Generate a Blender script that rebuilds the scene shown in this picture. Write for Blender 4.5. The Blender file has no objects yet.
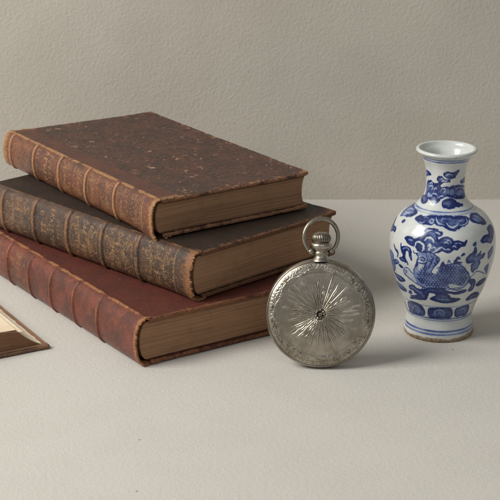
import bpy, math
import numpy as np

# ------------------------------------------------------------------ helpers
CM = 0.01                                   # everything below is written in centimetres
sc = bpy.context.scene
LINK = sc.collection.objects.link
rng = np.random.default_rng(11)
pi = math.pi


def lin(r, g, b):
    """sRGB 0-255 -> linear RGBA."""
    o = []
    for c in (r, g, b):
        c /= 255.0
        o.append(c / 12.92 if c <= 0.04045 else ((c + 0.055) / 1.055) ** 2.4)
    return (o[0], o[1], o[2], 1.0)


def sstep(a, b, x):
    t = np.clip((x - a) / (b - a), 0, 1)
    return t * t * (3 - 2 * t)


def _hash(ix, iy, iz, seed):
    h = (ix.astype(np.uint32) * np.uint32(374761393)) ^ (iy.astype(np.uint32) * np.uint32(668265263)) \
        ^ (iz.astype(np.uint32) * np.uint32(2246822519)) ^ np.uint32((seed * 3266489917) & 0xffffffff)
    h = (h ^ (h >> np.uint32(15))) * np.uint32(2246822519)
    h = (h ^ (h >> np.uint32(13))) * np.uint32(3266489917)
    h = h ^ (h >> np.uint32(16))
    return h.astype(np.float64) / 4294967295.0 * 2 - 1


def vnoise(P, freq, seed=0):
    """value noise in [-1, 1]; freq is a number or a triple, per cm."""
    Q = P * np.asarray(freq, float) + 1000.0
    I = np.floor(Q).astype(np.int64)
    F = Q - I
    F = F * F * (3 - 2 * F)
    r = 0
    for dx in (0, 1):
        for dy in (0, 1):
            for dz in (0, 1):
                w = (F[..., 0] if dx else 1 - F[..., 0]) * (F[..., 1] if dy else 1 - F[..., 1]) * (F[..., 2] if dz else 1 - F[..., 2])
                r = r + w * _hash(I[..., 0] + dx, I[..., 1] + dy, I[..., 2] + dz, seed)
    return r


def fbm(P, freq, octs=4, seed=0, gain=0.55):
    a, r, n = 1.0, 0, 0
    f = np.asarray(freq, float)
    for k in range(octs):
        r = r + a * vnoise(P, f, seed + 17 * k)
        n += a
        a *= gain
        f = f * 2.03
    return r / n


def pchip(xk, yk, x):
    xk, yk, x = np.asarray(xk, float), np.asarray(yk, float), np.asarray(x, float)
    h = np.diff(xk)
    d = np.diff(yk) / h
    m = np.zeros_like(yk)
    m[1:-1] = np.where(d[:-1] * d[1:] > 0, 2 * d[:-1] * d[1:] / (d[:-1] + d[1:] + 1e-12), 0)
    m[0], m[-1] = d[0], d[-1]
    i = np.clip(np.searchsorted(xk, x) - 1, 0, len(xk) - 2)
    t = (x - xk[i]) / h[i]
    return (2 * t**3 - 3 * t**2 + 1) * yk[i] + (t**3 - 2 * t**2 + t) * h[i] * m[i] + (-2 * t**3 + 3 * t**2) * yk[i + 1] + (t**3 - t**2) * h[i] * m[i + 1]


def raw_mesh(name, V, Q, mat, parent=None, attrs=None, smooth=True):
    """one mesh object from vertices (cm) and an array of quads (a quad may repeat its last corner)."""
    V = np.asarray(V, float).reshape(-1, 3)
    Q = np.asarray(Q, np.int64)
    me = bpy.data.meshes.new(name)
    tri = Q[:, 3] == Q[:, 2]
    tot = np.where(tri, 3, 4).astype(np.int32)
    idx = Q.reshape(-1)[np.stack([tot > 0, tot > 0, tot > 0, ~tri], 1).reshape(-1)]
    start = np.concatenate([[0], np.cumsum(tot)[:-1]]).astype(np.int32)
    me.vertices.add(len(V))
    me.vertices.foreach_set('co', (V * CM).astype(np.float32).reshape(-1))
    me.loops.add(len(idx))
    me.loops.foreach_set('vertex_index', idx.astype(np.int32))
    me.polygons.add(len(Q))
    me.polygons.foreach_set('loop_start', start)
    me.polygons.foreach_set('loop_total', tot)
    me.update(calc_edges=True)
    me.polygons.foreach_set('use_smooth', np.full(len(Q), bool(smooth)))
    for k, a in (attrs or {}).items():
        at = me.attributes.new(k, 'FLOAT', 'POINT')
        at.data.foreach_set('value', np.asarray(a, np.float32).reshape(-1))
    me.validate()
    me.materials.append(mat)
    o = bpy.data.objects.new(name, me)
    LINK(o)
    if parent:
        o.parent = parent
    return o


def grid_quads(nu, nv, cu=False, cv=False, flip=False):
    iu = np.arange(nu if cu else nu - 1)
    iv = np.arange(nv if cv else nv - 1)
    a, b = np.meshgrid(iu, iv, indexing='ij')
    a2, b2 = (a + 1) % nu, (b + 1) % nv
    q = np.stack([a * nv + b, a2 * nv + b, a2 * nv + b2, a * nv + b2], -1).reshape(-1, 4)
    return q[:, ::-1] if flip else q


def grid_mesh(name, P, mat, parent=None, cu=False, cv=False, attrs=None, flip=False, smooth=True):
    return raw_mesh(name, P, grid_quads(P.shape[0], P.shape[1], cu, cv, flip), mat, parent, attrs, smooth)


def join(parts):
    """join [(V, Q, {attr})] into one set."""
    Vs, Qs, A, n = [], [], {}, 0
    for V, Q, at in parts:
        V = np.asarray(V, float).reshape(-1, 3)
        Vs.append(V)
        Qs.append(np.asarray(Q) + n)
        for k, a in at.items():
            A.setdefault(k, []).append(np.asarray(a).reshape(-1))
        n += len(V)
    return np.concatenate(Vs), np.concatenate(Qs), {k: np.concatenate(a) for k, a in A.items()}


def lathe(prof, n=96, rad=None):
    """prof: (r, z) pairs -> V, Q round the Z axis (outside faces out when z rises along the outside)."""
    pr = np.asarray(prof, float)
    t = np.linspace(0, 2 * pi, n, endpoint=False)
    R = pr[:, 0][:, None] * (np.ones(n) if rad is None else rad[None, :])
    V = np.stack([R * np.cos(t), R * np.sin(t), pr[:, 1][:, None] + 0 * t], -1)
    return V, grid_quads(len(pr), n, cv=True, flip=True)


def tube(path, rad, n=20, closed=False):
    """round tube along a 3-D path; rad may vary."""
    P = np.asarray(path, float)
    T = np.gradient(P, axis=0)
    T /= np.linalg.norm(T, axis=1, keepdims=True)
    up = np.array([0, 1.0, 0.0])
    A = np.cross(T, up)
    A /= np.linalg.norm(A, axis=1, keepdims=True)
    B = np.cross(A, T)
    t = np.linspace(0, 2 * pi, n, endpoint=False)
    r = np.broadcast_to(np.asarray(rad, float), (len(P),))[:, None, None]
    V = P[:, None] + r * (np.cos(t)[None, :, None] * A[:, None] + np.sin(t)[None, :, None] * B[:, None])
    return V, grid_quads(len(P), n, cv=True)


def box_quads(size, res, r):
    """closed rounded box, corner at the origin; returns V, Q and the outward direction of every vertex."""
    n = [max(4, int(math.ceil(s / res))) for s in size]
    ax = []
    for s, k in zip(size, n):
        e = min(r * 1.0, s * 0.45)
        inner = np.linspace(e, s - e, max(2, k - 7))
        edge = e * (1 - np.cos(np.linspace(0, pi / 2, 6)))[:-1]
        ax.append(np.concatenate([edge, inner, (s - edge)[::-1]]))
    parts = []
    for d in range(3):
        a, b = [(1, 2), (2, 0), (0, 1)][d]
        for side in (0, 1):
            A, B = np.meshgrid(ax[a], ax[b], indexing='ij')
            V = np.zeros(A.shape + (3,))
            V[..., a], V[..., b], V[..., d] = A, B, size[d] * side
            parts.append((V.reshape(-1, 3), grid_quads(len(ax[a]), len(ax[b]), flip=(side == 0)), {}))
    V, Q, _ = join(parts)
    key = np.round(V * 1e5).astype(np.int64)
    _, first, inv = np.unique(key, axis=0, return_index=True, return_inverse=True)
    inv = inv.reshape(-1)
    V, Q = V[first], inv[Q]
    S = np.asarray(size, float)
    rr = np.minimum(r, S * 0.499)
    C = np.clip(V, rr, S - rr)
    D = (V - C) / rr
    # cube-like distance to round: normalise
    N = D / np.maximum(np.linalg.norm(D, axis=1, keepdims=True), 1e-9)
    return C + N * rr, Q, N


def empty(name, loc, rz=0.0, rx=0.0):
    o = bpy.data.objects.new(name, None)
    o.empty_display_size = 0.01
    o.location = [c * CM for c in loc]
    o.rotation_euler = (rx, 0, rz)
    LINK(o)
    return o


def tag(o, label, cat, group=None):
    o['label'], o['category'] = label, cat
    if group:
        o['group'] = group
    return o


class Paint:
    """soft-edged shapes rasterised into a per-vertex mask over planar coordinates a, b (cm)."""

    def __init__(self, a, b, soft):
        self.a, self.b, self.soft = np.asarray(a, float).ravel(), np.asarray(b, float).ravel(), soft
        self.m = np.zeros_like(self.a)

    def _put(self, i, d, val):
        al = np.clip(0.5 - d / self.soft, 0, 1)
        self.m[i] = self.m[i] * (1 - al) + val * al

    def _box(self, pts, pad):
        lo, hi = pts.min(0) - pad, pts.max(0) + pad
        return np.nonzero((self.a > lo[0]) & (self.a < hi[0]) & (self.b > lo[1]) & (self.b < hi[1]))[0]

    @staticmethod
    def _segdist(x, y, p, q):
        d = q - p
        L = max(float(d @ d), 1e-12)
        t = np.clip(((x - p[0]) * d[0] + (y - p[1]) * d[1]) / L, 0, 1)
        return np.hypot(x - p[0] - t * d[0], y - p[1] - t * d[1]), t

    def stroke(self, pts, w, val=1.0, taper=0.0):
        pts = np.asarray(pts, float)
        i = self._box(pts, w + self.soft)
        if not len(i):
            return
        x, y = self.a[i], self.b[i]
        best = np.full(len(i), 1e9)
        n = len(pts) - 1
        for k in range(n):
            d, t = self._segdist(x, y, pts[k], pts[k + 1])
            g = (k + t) / n
            best = np.minimum(best, d - w * 0.5 * (1 - taper * np.abs(2 * g - 1) ** 2))
        self._put(i, best, val)

    def poly(self, pts, val=1.0, grow=0.0):
        pts = np.asarray(pts, float)
        i = self._box(pts, self.soft)
        if not len(i):
            return
        x, y = self.a[i], self.b[i]
        best = np.full(len(i), 1e9)
        ins = np.zeros(len(i), bool)
        for k in range(len(pts)):
            p, q = pts[k - 1], pts[k]
            d, _ = self._segdist(x, y, p, q)
            best = np.minimum(best, d)
            if p[1] != q[1]:
                ins ^= ((p[1] > y) != (q[1] > y)) & (x < (q[0] - p[0]) * (y - p[1]) / (q[1] - p[1]) + p[0])
        d = np.where(ins, -best, best) - grow
        if grow:                                       # outlined, then washed in: darker at the edge
            val = val * (0.80 + 0.34 * np.exp(-((d + 0.04) / 0.07) ** 2))
        self._put(i, d, val)


# ------------------------------------------------------------------ material helpers
class Mat:
    def __init__(self, name):
        self.m = bpy.data.materials.new(name)
        self.m.use_nodes = True
        self.nt = self.m.node_tree
        self.b = self.nt.nodes['Principled BSDF']
        tc = self.nt.nodes.new('ShaderNodeTexCoord')
        v = self.nt.nodes.new('ShaderNodeVectorMath')
        v.operation = 'SCALE'
        v.inputs['Scale'].default_value = 100.0            # object coordinates in cm
        self.nt.links.new(tc.outputs['Object'], v.inputs[0])
        self.co = v.outputs[0]

    def put(self, sock, val):
        if hasattr(val, 'is_output') or hasattr(val, 'links'):
            self.nt.links.new(val, sock)
        else:
            sock.default_value = val

    def stretch(self, s):
        v = self.nt.nodes.new('ShaderNodeVectorMath')
        v.operation = 'MULTIPLY'
        self.nt.links.new(self.co, v.inputs[0])
        v.inputs[1].default_value = s
        return v.outputs[0]

    def noise(self, scale, detail=4, rough=0.6, co=None, dist=0.0):
        n = self.nt.nodes.new('ShaderNodeTexNoise')
        n.inputs['Scale'].default_value = scale
        n.inputs['Detail'].default_value = detail
        n.inputs['Roughness'].default_value = rough
        n.inputs['Distortion'].default_value = dist
        self.nt.links.new(co or self.co, n.inputs['Vector'])
        return n.outputs['Fac']

    def voro(self, scale, feature='F1', co=None, out='Distance', rnd=1.0):
        n = self.nt.nodes.new('ShaderNodeTexVoronoi')
        n.feature = feature
        n.inputs['Scale'].default_value = scale
        n.inputs['Randomness'].default_value = rnd
        self.nt.links.new(co or self.co, n.inputs['Vector'])
        return n.outputs[out]

    def attr(self, name):
        n = self.nt.nodes.new('ShaderNodeAttribute')
        n.attribute_name = name
        return n.outputs['Fac']

    def math(self, op, a, b=0.0, c=0.0):
        n = self.nt.nodes.new('ShaderNodeMath')
        n.operation = op
        self.put(n.inputs[0], a)
        self.put(n.inputs[1], b)
        self.put(n.inputs[2], c)
        return n.outputs[0]

    def remap(self, x, a, b, lo=0.0, hi=1.0, smooth=True):
        n = self.nt.nodes.new('ShaderNodeMapRange')
        n.interpolation_type = 'SMOOTHSTEP' if smooth else 'LINEAR'
        self.put(n.inputs['Value'], x)
        for k, v in (('From Min', a), ('From Max', b), ('To Min', lo), ('To Max', hi)):
            n.inputs[k].default_value = v
        return n.outputs['Result']

    def mix(self, f, a, b, mode='MIX'):
        n = self.nt.nodes.new('ShaderNodeMix')
        n.data_type = 'RGBA'
        n.blend_type = mode
        self.put(n.inputs['Factor'], f)
        self.put(n.inputs['A'] if False else n.inputs[6], a)
        self.put(n.inputs[7], b)
        return n.outputs[2]

    def bump(self, h, dist, strength=1.0, normal=None):
        n = self.nt.nodes.new('ShaderNodeBump')
        n.inputs['Distance'].default_value = dist * CM
        n.inputs['Strength'].default_value = strength
        self.nt.links.new(h, n.inputs['Height'])
        if normal:
            self.nt.links.new(normal, n.inputs['Normal'])
        return n.outputs['Normal']

    def set(self, **k):
        for a, v in k.items():
            self.put(self.b.inputs[a.replace('_', ' ')], v)
        return self.m

KEY, FILL, AMB = 18.8, 3.2, 0.215

# ------------------------------------------------------------------ materials
def leather(name, base, base2, tan, gilt=(168, 130, 84), rough=0.5, mottle=0.8, fleck=0.0, fleck_col=(182, 140, 114), coat=0.0, spec=0.5):
    M = Mat(name)
    big = M.noise(0.9, 5, 0.62)
    mid = M.noise(4.5, 6, 0.68)
    fine = M.noise(26, 4, 0.7)
    col = M.mix(M.remap(big, 0.36, 0.64), lin(*base), lin(*base2))
    dark = tuple(c * 0.42 for c in lin(*base)[:3]) + (1,)
    col = M.mix(M.math('MULTIPLY', M.remap(mid, 0.48, 0.68), mottle * 0.75), col, dark)
    pale = tuple(min(1, c * 1.7 + 0.01) for c in lin(*base2)[:3]) + (1,)
    col = M.mix(M.math('MULTIPLY', M.remap(fine, 0.56, 0.74), 0.35), col, pale)
    wear = M.attr('wear')
    wn = M.math('ADD', wear, M.math('MULTIPLY', M.math('SUBTRACT', M.noise(9, 6, 0.75), 0.5), 0.9))
    wf = M.remap(wn, 0.30, 0.72)
    tcol = M.mix(M.remap(M.noise(14, 5, 0.7), 0.38, 0.66), lin(*[c * 0.72 for c in tan]), lin(*tan))
    col = M.mix(M.math('MULTIPLY', wf, 0.93), col, tcol)
    if fleck:
        sx = M.stretch((1.0, 1.0, 1.0))
        f1 = M.remap(M.noise(1.9, 8, 0.74, co=sx, dist=0.6), 0.595, 0.66)
        f2 = M.remap(M.noise(7.0, 6, 0.7, co=M.stretch((0.55, 1.2, 1)), dist=0.4), 0.615, 0.68)
        ff = M.math('MULTIPLY', M.math('MAXIMUM', f1, M.math('MULTIPLY', f2, 0.8)), fleck)
        col = M.mix(ff, col, lin(*fleck_col))
    g = M.attr('gilt')
    gf = M.math('MULTIPLY', g, M.remap(M.noise(20, 4, 0.7), 0.34, 0.60))
    col = M.mix(gf, col, lin(*gilt))
    rgh = M.remap(mid, 0.3, 0.7, rough - 0.10, rough + 0.12, False)
    rgh = M.math('ADD', rgh, M.math('MULTIPLY', wf, 0.25))
    cr = M.remap(M.voro(11, 'DISTANCE_TO_EDGE'), 0.0, 0.12)
    h = M.math('ADD', M.math('MULTIPLY', cr, 0.35), M.math('ADD', M.math('MULTIPLY', fine, 0.9), M.math('MULTIPLY', mid, 1.0)))
    n = M.bump(h, 0.035, 0.75)
    return M.set(Base_Color=col, Roughness=rgh, Normal=n, Metallic=M.math('MULTIPLY', gf, 0.35),
                 Coat_Weight=coat, Coat_Roughness=0.3, Specular_IOR_Level=spec)


def paper_edges(name, c1, c2, c3):
    M = Mat(name)
    lay = M.attr('layer')
    col = M.mix(M.remap(lay, 0.15, 0.85, smooth=False), lin(*c1), lin(*c2))
    st = M.noise(1.0, 5, 0.7, co=M.stretch((0.2, 0.2, 34.0)))
    col = M.mix(M.remap(st, 0.40, 0.85), col, lin(*c3))
    blot = M.noise(1.3, 5, 0.65)
    col = M.mix(M.math('MULTIPLY', M.remap(blot, 0.50, 0.75), 0.3), col, tuple(c * 0.5 for c in lin(*c1)[:3]) + (1,))
    n = M.bump(M.noise(1.0, 3, 0.7, co=M.stretch((1.2, 1.2, 60.0))), 0.02, 0.5)
    return M.set(Base_Color=col, Roughness=0.85, Normal=n, Specular_IOR_Level=0.25)


m_red = leather('red_brown_calf', (120, 57, 37), (84, 40, 28), (180, 120, 72), rough=0.36, mottle=1.0, coat=0.1)
m_red_cover = leather('red_brown_cover', (96, 46, 34), (84, 42, 34), (160, 106, 70), rough=0.5, mottle=0.9, fleck=0.3, fleck_col=(140, 84, 64), spec=0.35)
m_brown = leather('dark_brown_calf', (86, 57, 39), (54, 40, 32), (160, 106, 62), gilt=(184, 142, 92), rough=0.3, mottle=1.0, coat=0.3)
m_brown_cover = leather('dark_brown_cover', (56, 43, 34), (46, 37, 30), (134, 90, 60), rough=0.55, mottle=0.9, fleck=0.35, fleck_col=(104, 76, 54), spec=0.3)
m_tan = leather('light_brown_calf', (116, 65, 41), (82, 47, 33), (188, 136, 86), gilt=(198, 154, 102), rough=0.36, mottle=1.0, coat=0.15)
m_strip = leather('quarter_leather', (96, 55, 40), (82, 50, 39), (168, 122, 84), rough=0.5, mottle=0.6)
m_board = leather('worn_board_cover', (68, 49, 41), (88, 56, 44), (178, 126, 88), rough=0.48, mottle=1.0, spec=0.4, fleck=1.0)
m_pages = paper_edges('browned_page_edges', (144, 108, 80), (164, 127, 95), (118, 86, 62))
m_pages_open = paper_edges('open_book_page_edges', (128, 94, 68), (152, 114, 84), (104, 74, 54))
m_fore = paper_edges('fore_edge_lit_tone', (240, 226, 200), (246, 236, 214), (226, 208, 178))  # page-edge colour brightened to stand in for light on the sloping fore-edge
M = Mat('aged_paper')
c = M.mix(M.remap(M.noise(0.35, 5, 0.6), 0.35, 0.7), lin(232, 216, 190), lin(216, 196, 166))
m_paper = M.set(Base_Color=c, Roughness=0.8, Normal=M.bump(M.noise(18, 4), 0.01, 0.4), Specular_IOR_Level=0.2)
m_turnin = leather('turn_in_leather', (150, 112, 84), (130, 96, 72), (176, 134, 98), rough=0.55, mottle=0.4)
m_open_cover = leather('open_book_cover', (104, 76, 60), (92, 68, 54), (150, 110, 78), rough=0.5, mottle=0.5)

# ------------------------------------------------------------------ books
def spine_arc(bulge, T, n, full=0.5 * pi):
    t = np.linspace(full, -full, n)
    c, s = np.cos(t), np.sin(t)
    e = 2 / 2.35
    return -bulge * np.abs(c) ** e, T / 2 + T / 2 * np.sign(s) * np.abs(s) ** e


def ornament(P, s0, v0, hs, hv, seed, val):
    """worn gilt foliage: mirrored spirals, leaves and dots inside one spine panel."""
    r = np.random.default_rng(seed)
    for k in range(13):
        cs, cv = r.uniform(0.05, 0.85) * hs, r.uniform(0.08, 0.9) * hv
        rad, turn, dirn = r.uniform(0.08, 0.22) * min(hs, hv), r.uniform(2.5, 6.0), r.choice([-1, 1])
        a0 = r.uniform(0, 2 * pi)
        t = np.linspace(0, 1, 18)
        ang, rr = a0 + dirn * turn * t, rad * (0.15 + 1.1 * t)
        for ms in (-1, 1):
            for mv in (-1, 1):
                cs, cv = cs + r.uniform(-.05, .05), cv + r.uniform(-.05, .05)
                P.stroke(np.stack([s0 + ms * (cs + rr * np.cos(ang)), v0 + mv * (cv + rr * np.sin(ang))], 1), 0.03, val, 0.5)
                P.stroke(np.array([[s0 + ms * cs, v0 + mv * cv], [s0 + ms * (cs + rad * math.cos(a0 + 2)), v0 + mv * (cv + rad * math.sin(a0 + 2))]]), 0.04, val, 0.9)
    for k in range(60):
        q = np.array([s0 + r.uniform(-1, 1) * hs, v0 + r.uniform(-1, 1) * hv])
        P.stroke([q, q + r.uniform(-0.05, 0.05, 2)], 0.04, val)


GLYPH = {  # worn, half-lost capitals of the title lines: strokes in a unit cell
    'I': [[(.5, 0), (.5, 1)], [(.2, 0), (.8, 0)], [(.2, 1), (.8, 1)]],
    'L': [[(.25, 1), (.25, 0), (.85, 0), (.85, .2)]],
    'T': [[(.5, 0), (.5, 1)], [(.1, .85), (.1, 1), (.9, 1), (.9, .85)]],
    'V': [[(.05, 1), (.5, 0), (.95, 1)]],
    'M': [[(.05, 0), (.15, 1), (.5, .3), (.85, 1), (.95, 0)]],
    'E': [[(.85, 0), (.2, 0), (.2, 1), (.85, 1)], [(.2, .5), (.7, .5)]],
    'S': [[(.85, .8), (.6, 1), (.25, .9), (.25, .6), (.75, .4), (.75, .1), (.4, 0), (.1, .2)]],
    'A': [[(.05, 0), (.5, 1), (.95, 0)], [(.25, .4), (.75, .4)]],
}


def title_row(P, word, v, s_start, size, val, gap=0.3):
    """letters run across the spine (towards the lower joint), tops towards the head."""
    s = s_start
    for ch in word:
        if ch in GLYPH:
            for st in GLYPH[ch]:
                P.stroke([(s + x * size * 0.72, v + y * size) for x, y in st], 0.07 if size > .3 else 0.05, val)
        s += size * (0.72 + gap)


def make_book(name, label, place, size, mats, st):
    x0, y0, z0, th = place
    W, L, T = size
    m_sp, m_cv, m_pg = mats
    root = empty(name, (x0, y0, z0), th)
    tag(root, label, 'book', 'old leather-bound books')
    bulge, strip, seed = st['bulge'], st['strip'], st['seed']
    # ---- spine leather: strip on the upper board, rounded back, strip under the lower board
    na = 150
    ax, az = spine_arc(bulge, T, na)
    top = np.stack([np.linspace(strip, 0.02, int(strip / 0.03)), np.full(int(strip / 0.03), T + 0.022)], 1)
    prof = np.concatenate([top, np.stack([ax, az + 0.022 * sstep(.6, 1, az / T) - 0.0 * az], 1), [[0.2, 0.0], [0.6, 0.0]]])
    seg = np.linalg.norm(np.diff(prof, axis=0), axis=1)
    s = np.concatenate([[0], np.cumsum(seg)])
    ns = int(s[-1] / 0.026)
    su = np.linspace(0, s[-1], ns)
    px, pz = np.interp(su, s, prof[:, 0]), np.interp(su, s, prof[:, 1])
    tx, tz = np.gradient(px), np.gradient(pz)
    k = np.ones(7) / 7
    tx = np.convolve(np.pad(tx, 3, 'edge'), k, 'valid')
    tz = np.convolve(np.pad(tz, 3, 'edge'), k, 'valid')
    ln = np.hypot(tx, tz)
    nx, nz = tz / ln, -tx / ln                       # outward normal (travel goes over the top, down the back)
    s_top = np.interp(len(top), np.arange(len(prof)), s)
    s_bot = s[-3]
    q = (su - s_top) / (s_bot - s_top)               # 0 at the upper joint, 1 at the lower one
    nv = int(L / 0.03)
    vm = np.linspace(0.0, L, nv)
    roll = [(0.5, .16), (0.3, .16), (0.12, .155), (0.04, .135), (-.005, .1), (-.012, .06), (-.005, .025)]
    vv = np.concatenate([[r[0] for r in roll], vm[1:-1], [L - r[0] for r in roll[::-1]]])
    ins = np.concatenate([[r[1] for r in roll], 0 * vm[1:-1], [r[1] for r in roll[::-1]]])
    ins[len(roll)] = .006
    ins[-len(roll) - 1] = .006
    S, Vv = np.meshgrid(su, vv, indexing='ij')
    Qq = np.broadcast_to(q[:, None], S.shape)
    B3 = np.stack([np.broadcast_to(px[:, None], S.shape), Vv, np.broadcast_to(pz[:, None], S.shape)], -1)
    arcw = sstep(-0.02, 0.10, Qq) * sstep(1.02, 0.92, Qq)
    disp = np.zeros_like(S)
    crest = np.zeros_like(S)
    groove = np.zeros_like(S)
    for vb in st['bands']:
        d = Vv - vb + 0.03 * vnoise(B3, 0.8, seed + 3)
        h = sstep(st['bw'], st['bw'] * 0.45, np.abs(d))
        disp += st['bh'] * h * arcw
        crest = np.maximum(crest, h * arcw)
        gr = np.exp(-((d + st['bw'] * 1.05) / 0.055) ** 2) + 0.6 * np.exp(-((d - st['bw'] * 1.05) / 0.055) ** 2)
        disp -= 0.034 * gr * arcw
        groove = np.maximum(groove, gr * arcw)
    ridge = np.exp(-((S - s_top - 0.02) / 0.10) ** 2)
    disp += 0.03 * ridge * (1 + 0.8 * vnoise(B3, 1.7, seed + 4))
    endd = np.minimum(Vv, L - Vv)
    disp += 0.02 * np.exp(-(endd / 0.3) ** 2) * arcw
    disp += 0.012 * fbm(B3, 1.4, 4, seed) + 0.006 * fbm(B3, 7, 3, seed + 1)
    ragged = np.exp(-np.maximum(endd, 0) / st['rag_len'])
    nr = fbm(B3, 5.5, 4, seed + 9, 0.7)
    disp += st['rag'] * ragged * nr * 0.5
    vshift = np.where(Vv < L / 2, 1, -1) * ragged * st['rag'] * (fbm(B3 * [1, 0.1, 1], 4.5, 4, seed + 5, 0.75) * 1.5 + 0.25)
    ii = disp - ins[None, :]
    Pg = B3 + ii[..., None] * np.stack([np.broadcast_to(nx[:, None], S.shape), 0 * S, np.broadcast_to(nz[:, None], S.shape)], -1)
    Pg[..., 1] += vshift
    Pg[..., 2] = np.maximum(Pg[..., 2], 0.002)
    Pg[..., 1] += st['skew'] * (Vv / L) ** 2 * (1 - np.clip(Pg[..., 0], 0, W) / W)
    Pg[..., 2] -= st['sag'] * np.exp(-(Vv / 1.2) ** 2) * sstep(0.45, 1.0, Qq) * sstep(0.5, 0.0, Pg[..., 0])
    # wear and gilt
    n1 = fbm(B3, 2.2, 4, seed + 21)
    n2 = fbm(B3, 9.0, 4, seed + 22, 0.7)
    wear = st['w_ridge'] * np.exp(-((S - s_top - 0.05) / st['ridge_w']) ** 2) * (0.75 + 1.1 * n1)
    wear = np.maximum(wear, st['w_end'] * np.exp(-np.maximum(endd, 0) / st['end_len']) * (1 + 0.6 * n2))
    wear = np.maximum(wear, st['w_band'] * crest * (0.9 + 0.55 * n1))
    wear = np.maximum(wear, 0.5 * np.exp(-((S - s_bot) / 0.16) ** 2))
    wear = wear + st['w_all'] * (0.55 + n1) * sstep(0.0, 0.2, Qq) + 0.14 * n2
    wear = np.where(ins[None, :] > 0.02, np.maximum(wear, 0.85), wear) - 0.55 * groove
    G = Paint(S, Vv, 0.03)
    s_mid = s_top + 0.46 * (s_bot - s_top)
    hs = 0.36 * (s_bot - s_top)
    edges = [0.0] + list(st['bands']) + [L]
    for f in st['fillets']:
        G.stroke([[s_top, f], [s_bot, f]], 0.06, 0.9)
    for i, (a, b) in enumerate(zip(edges[:-1], edges[1:])):
        lo = a + (max(st['fillets'] + [0.3]) if i == 0 else 0.35)
        val = st['gilt'].get(i, 0)
        if val:
            ornament(G, s_mid, (lo + b - 0.35) / 2, hs, (b - 0.35 - lo) / 2, seed * 31 + 5, val)
        if i in st['lines']:
            for f in (lo, b - 0.3):
                G.stroke([[s_top, f], [s_bot, f]], 0.035, 0.55)
    TT = Paint(S, Vv, 0.03)
    for word, v, f0, sz, val in st['title']:
        title_row(TT, word, v, s_top + f0 * (s_bot - s_top), sz, val)
    gilt = G.m.reshape(S.shape) * sstep(-0.55, 0.25, fbm(B3, 3.0, 4, seed + 31, 0.7) + 0.12) * sstep(-0.65, -0.05, fbm(B3, 8.0, 2, seed + 33, 0.7) + 0.1) * sstep(0.02, 0.12, Qq)
    gilt = np.maximum(gilt, TT.m.reshape(S.shape) * sstep(-0.5, 0.1, fbm(B3, 5.0, 3, seed + 37, 0.7)))
    speck = sstep(0.24, 0.5, fbm(B3, 11, 3, seed + 41, 0.8)) * st['speck'] * sstep(0.1, 0.3, Qq)
    gilt = np.clip(np.maximum(gilt, speck), 0, 1)
    # split the raised bands off as parts of the spine
    quads = grid_quads(*S.shape)
    qc = quads[:, 0]
    vq, qq = Vv.reshape(-1)[qc], Qq.reshape(-1)[qc]
    left = np.ones(len(quads), bool)
    flatP, fw, fg = Pg.reshape(-1, 3), wear.reshape(-1), gilt.reshape(-1)

    def sub(nm, mask, parent, mat):
        Q = quads[mask]
        u, inv = np.unique(Q.reshape(-1), return_inverse=True)
        return raw_mesh(nm, flatP[u], inv.reshape(-1, 4), mat, parent, {'wear': fw[u], 'gilt': fg[u]})
    bm = []
    for vb in st['bands']:
        m = (np.abs(vq - vb) < st['bw'] + 0.2) & (qq > -0.02) & (qq < 1.02) & left
        bm.append(m)
        left &= ~m
    strip_mask = left & (qq < -0.02)
    sp = sub('spine', left & ~strip_mask, root, m_sp)
    for m in bm:
        sub('raised_band', m, sp, m_sp)
    sub('leather_joint', strip_mask, root, st.get('m_strip', m_sp))
    # ---- boards
    tb = st['tb']

    def board(nm, zlo, label=None):
        V, Q, N = box_quads((W - 0.12, L, tb), 0.06, tb * 0.42)
        V = V + [0.12, 0, zlo]
        u, v = V[:, 0], V[:, 1]
        de = np.minimum(np.minimum(v, L - v), W - u)
        dc = np.minimum(np.hypot(W - u, v), np.hypot(W - u, L - v))
        n1, n2 = fbm(V, 1.6, 4, seed + 51), fbm(V, 7, 4, seed + 52, 0.7)
        near = np.exp(-np.maximum(de, 0) / 0.12)
        V = V + N * (0.03 * near * (n2 + 0.3 * n1) + 0.05 * np.exp(-(dc / 0.45) ** 2) * (0.5 + n2))[:, None]
        V[:, 2] += 0.02 * n1 * 0.4 + 0.035 * np.exp(-(dc / 1.2) ** 2) * st['curl']
        # chewed edges
        V[:, 1] += np.where(v < L / 2, 1, -1) * 0.05 * np.exp(-np.minimum(v, L - v) / 0.1) * sstep(0.1, 0.6, fbm(V * [1, 0, 0], 1.1, 4, seed + 61, 0.75))
        V[:, 0] -= 0.05 * np.exp(-(W - u) / 0.1) * sstep(0.1, 0.6, fbm(V * [0, 1, 0], 1.1, 4, seed + 62, 0.75))
        w = st['w_edge'] * np.exp(-np.maximum(de, 0) / 0.10) * (0.85 + 0.9 * n1) + 1.0 * np.exp(-(dc / 0.5) ** 2) * (0.7 + n2)
        w += st['flake'] * sstep(0.12, 0.42, fbm(V, 2.3, 4, seed + 54, 0.7)) * np.exp(-np.maximum(np.minimum(de, 9), 0) / 0.9)
        w += st['tail_worn'] * np.exp(-np.maximum(v, 0) / 0.7) * (0.6 + n2 * 1.2) + 0.1 * n2
        cu = 0.07 * np.exp(-(dc / 0.38) ** 2)
        V[:, 0] -= cu
        V[:, 1] += np.where(v < L / 2, cu, -cu)
        V[:, 1] += st['skew'] * (v / L) ** 2 * (1 - u / W)
        if zlo < tb:
            V[:, 2] = np.maximum(V[:, 2], 0.022)
        b = raw_mesh(nm, V, Q, m_cv, root, {'wear': w, 'gilt': 0 * w})
        if label:
            b['label'] = label
        return b
    board('front_cover', T - tb)
    board('back_cover', 0.022)
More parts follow.
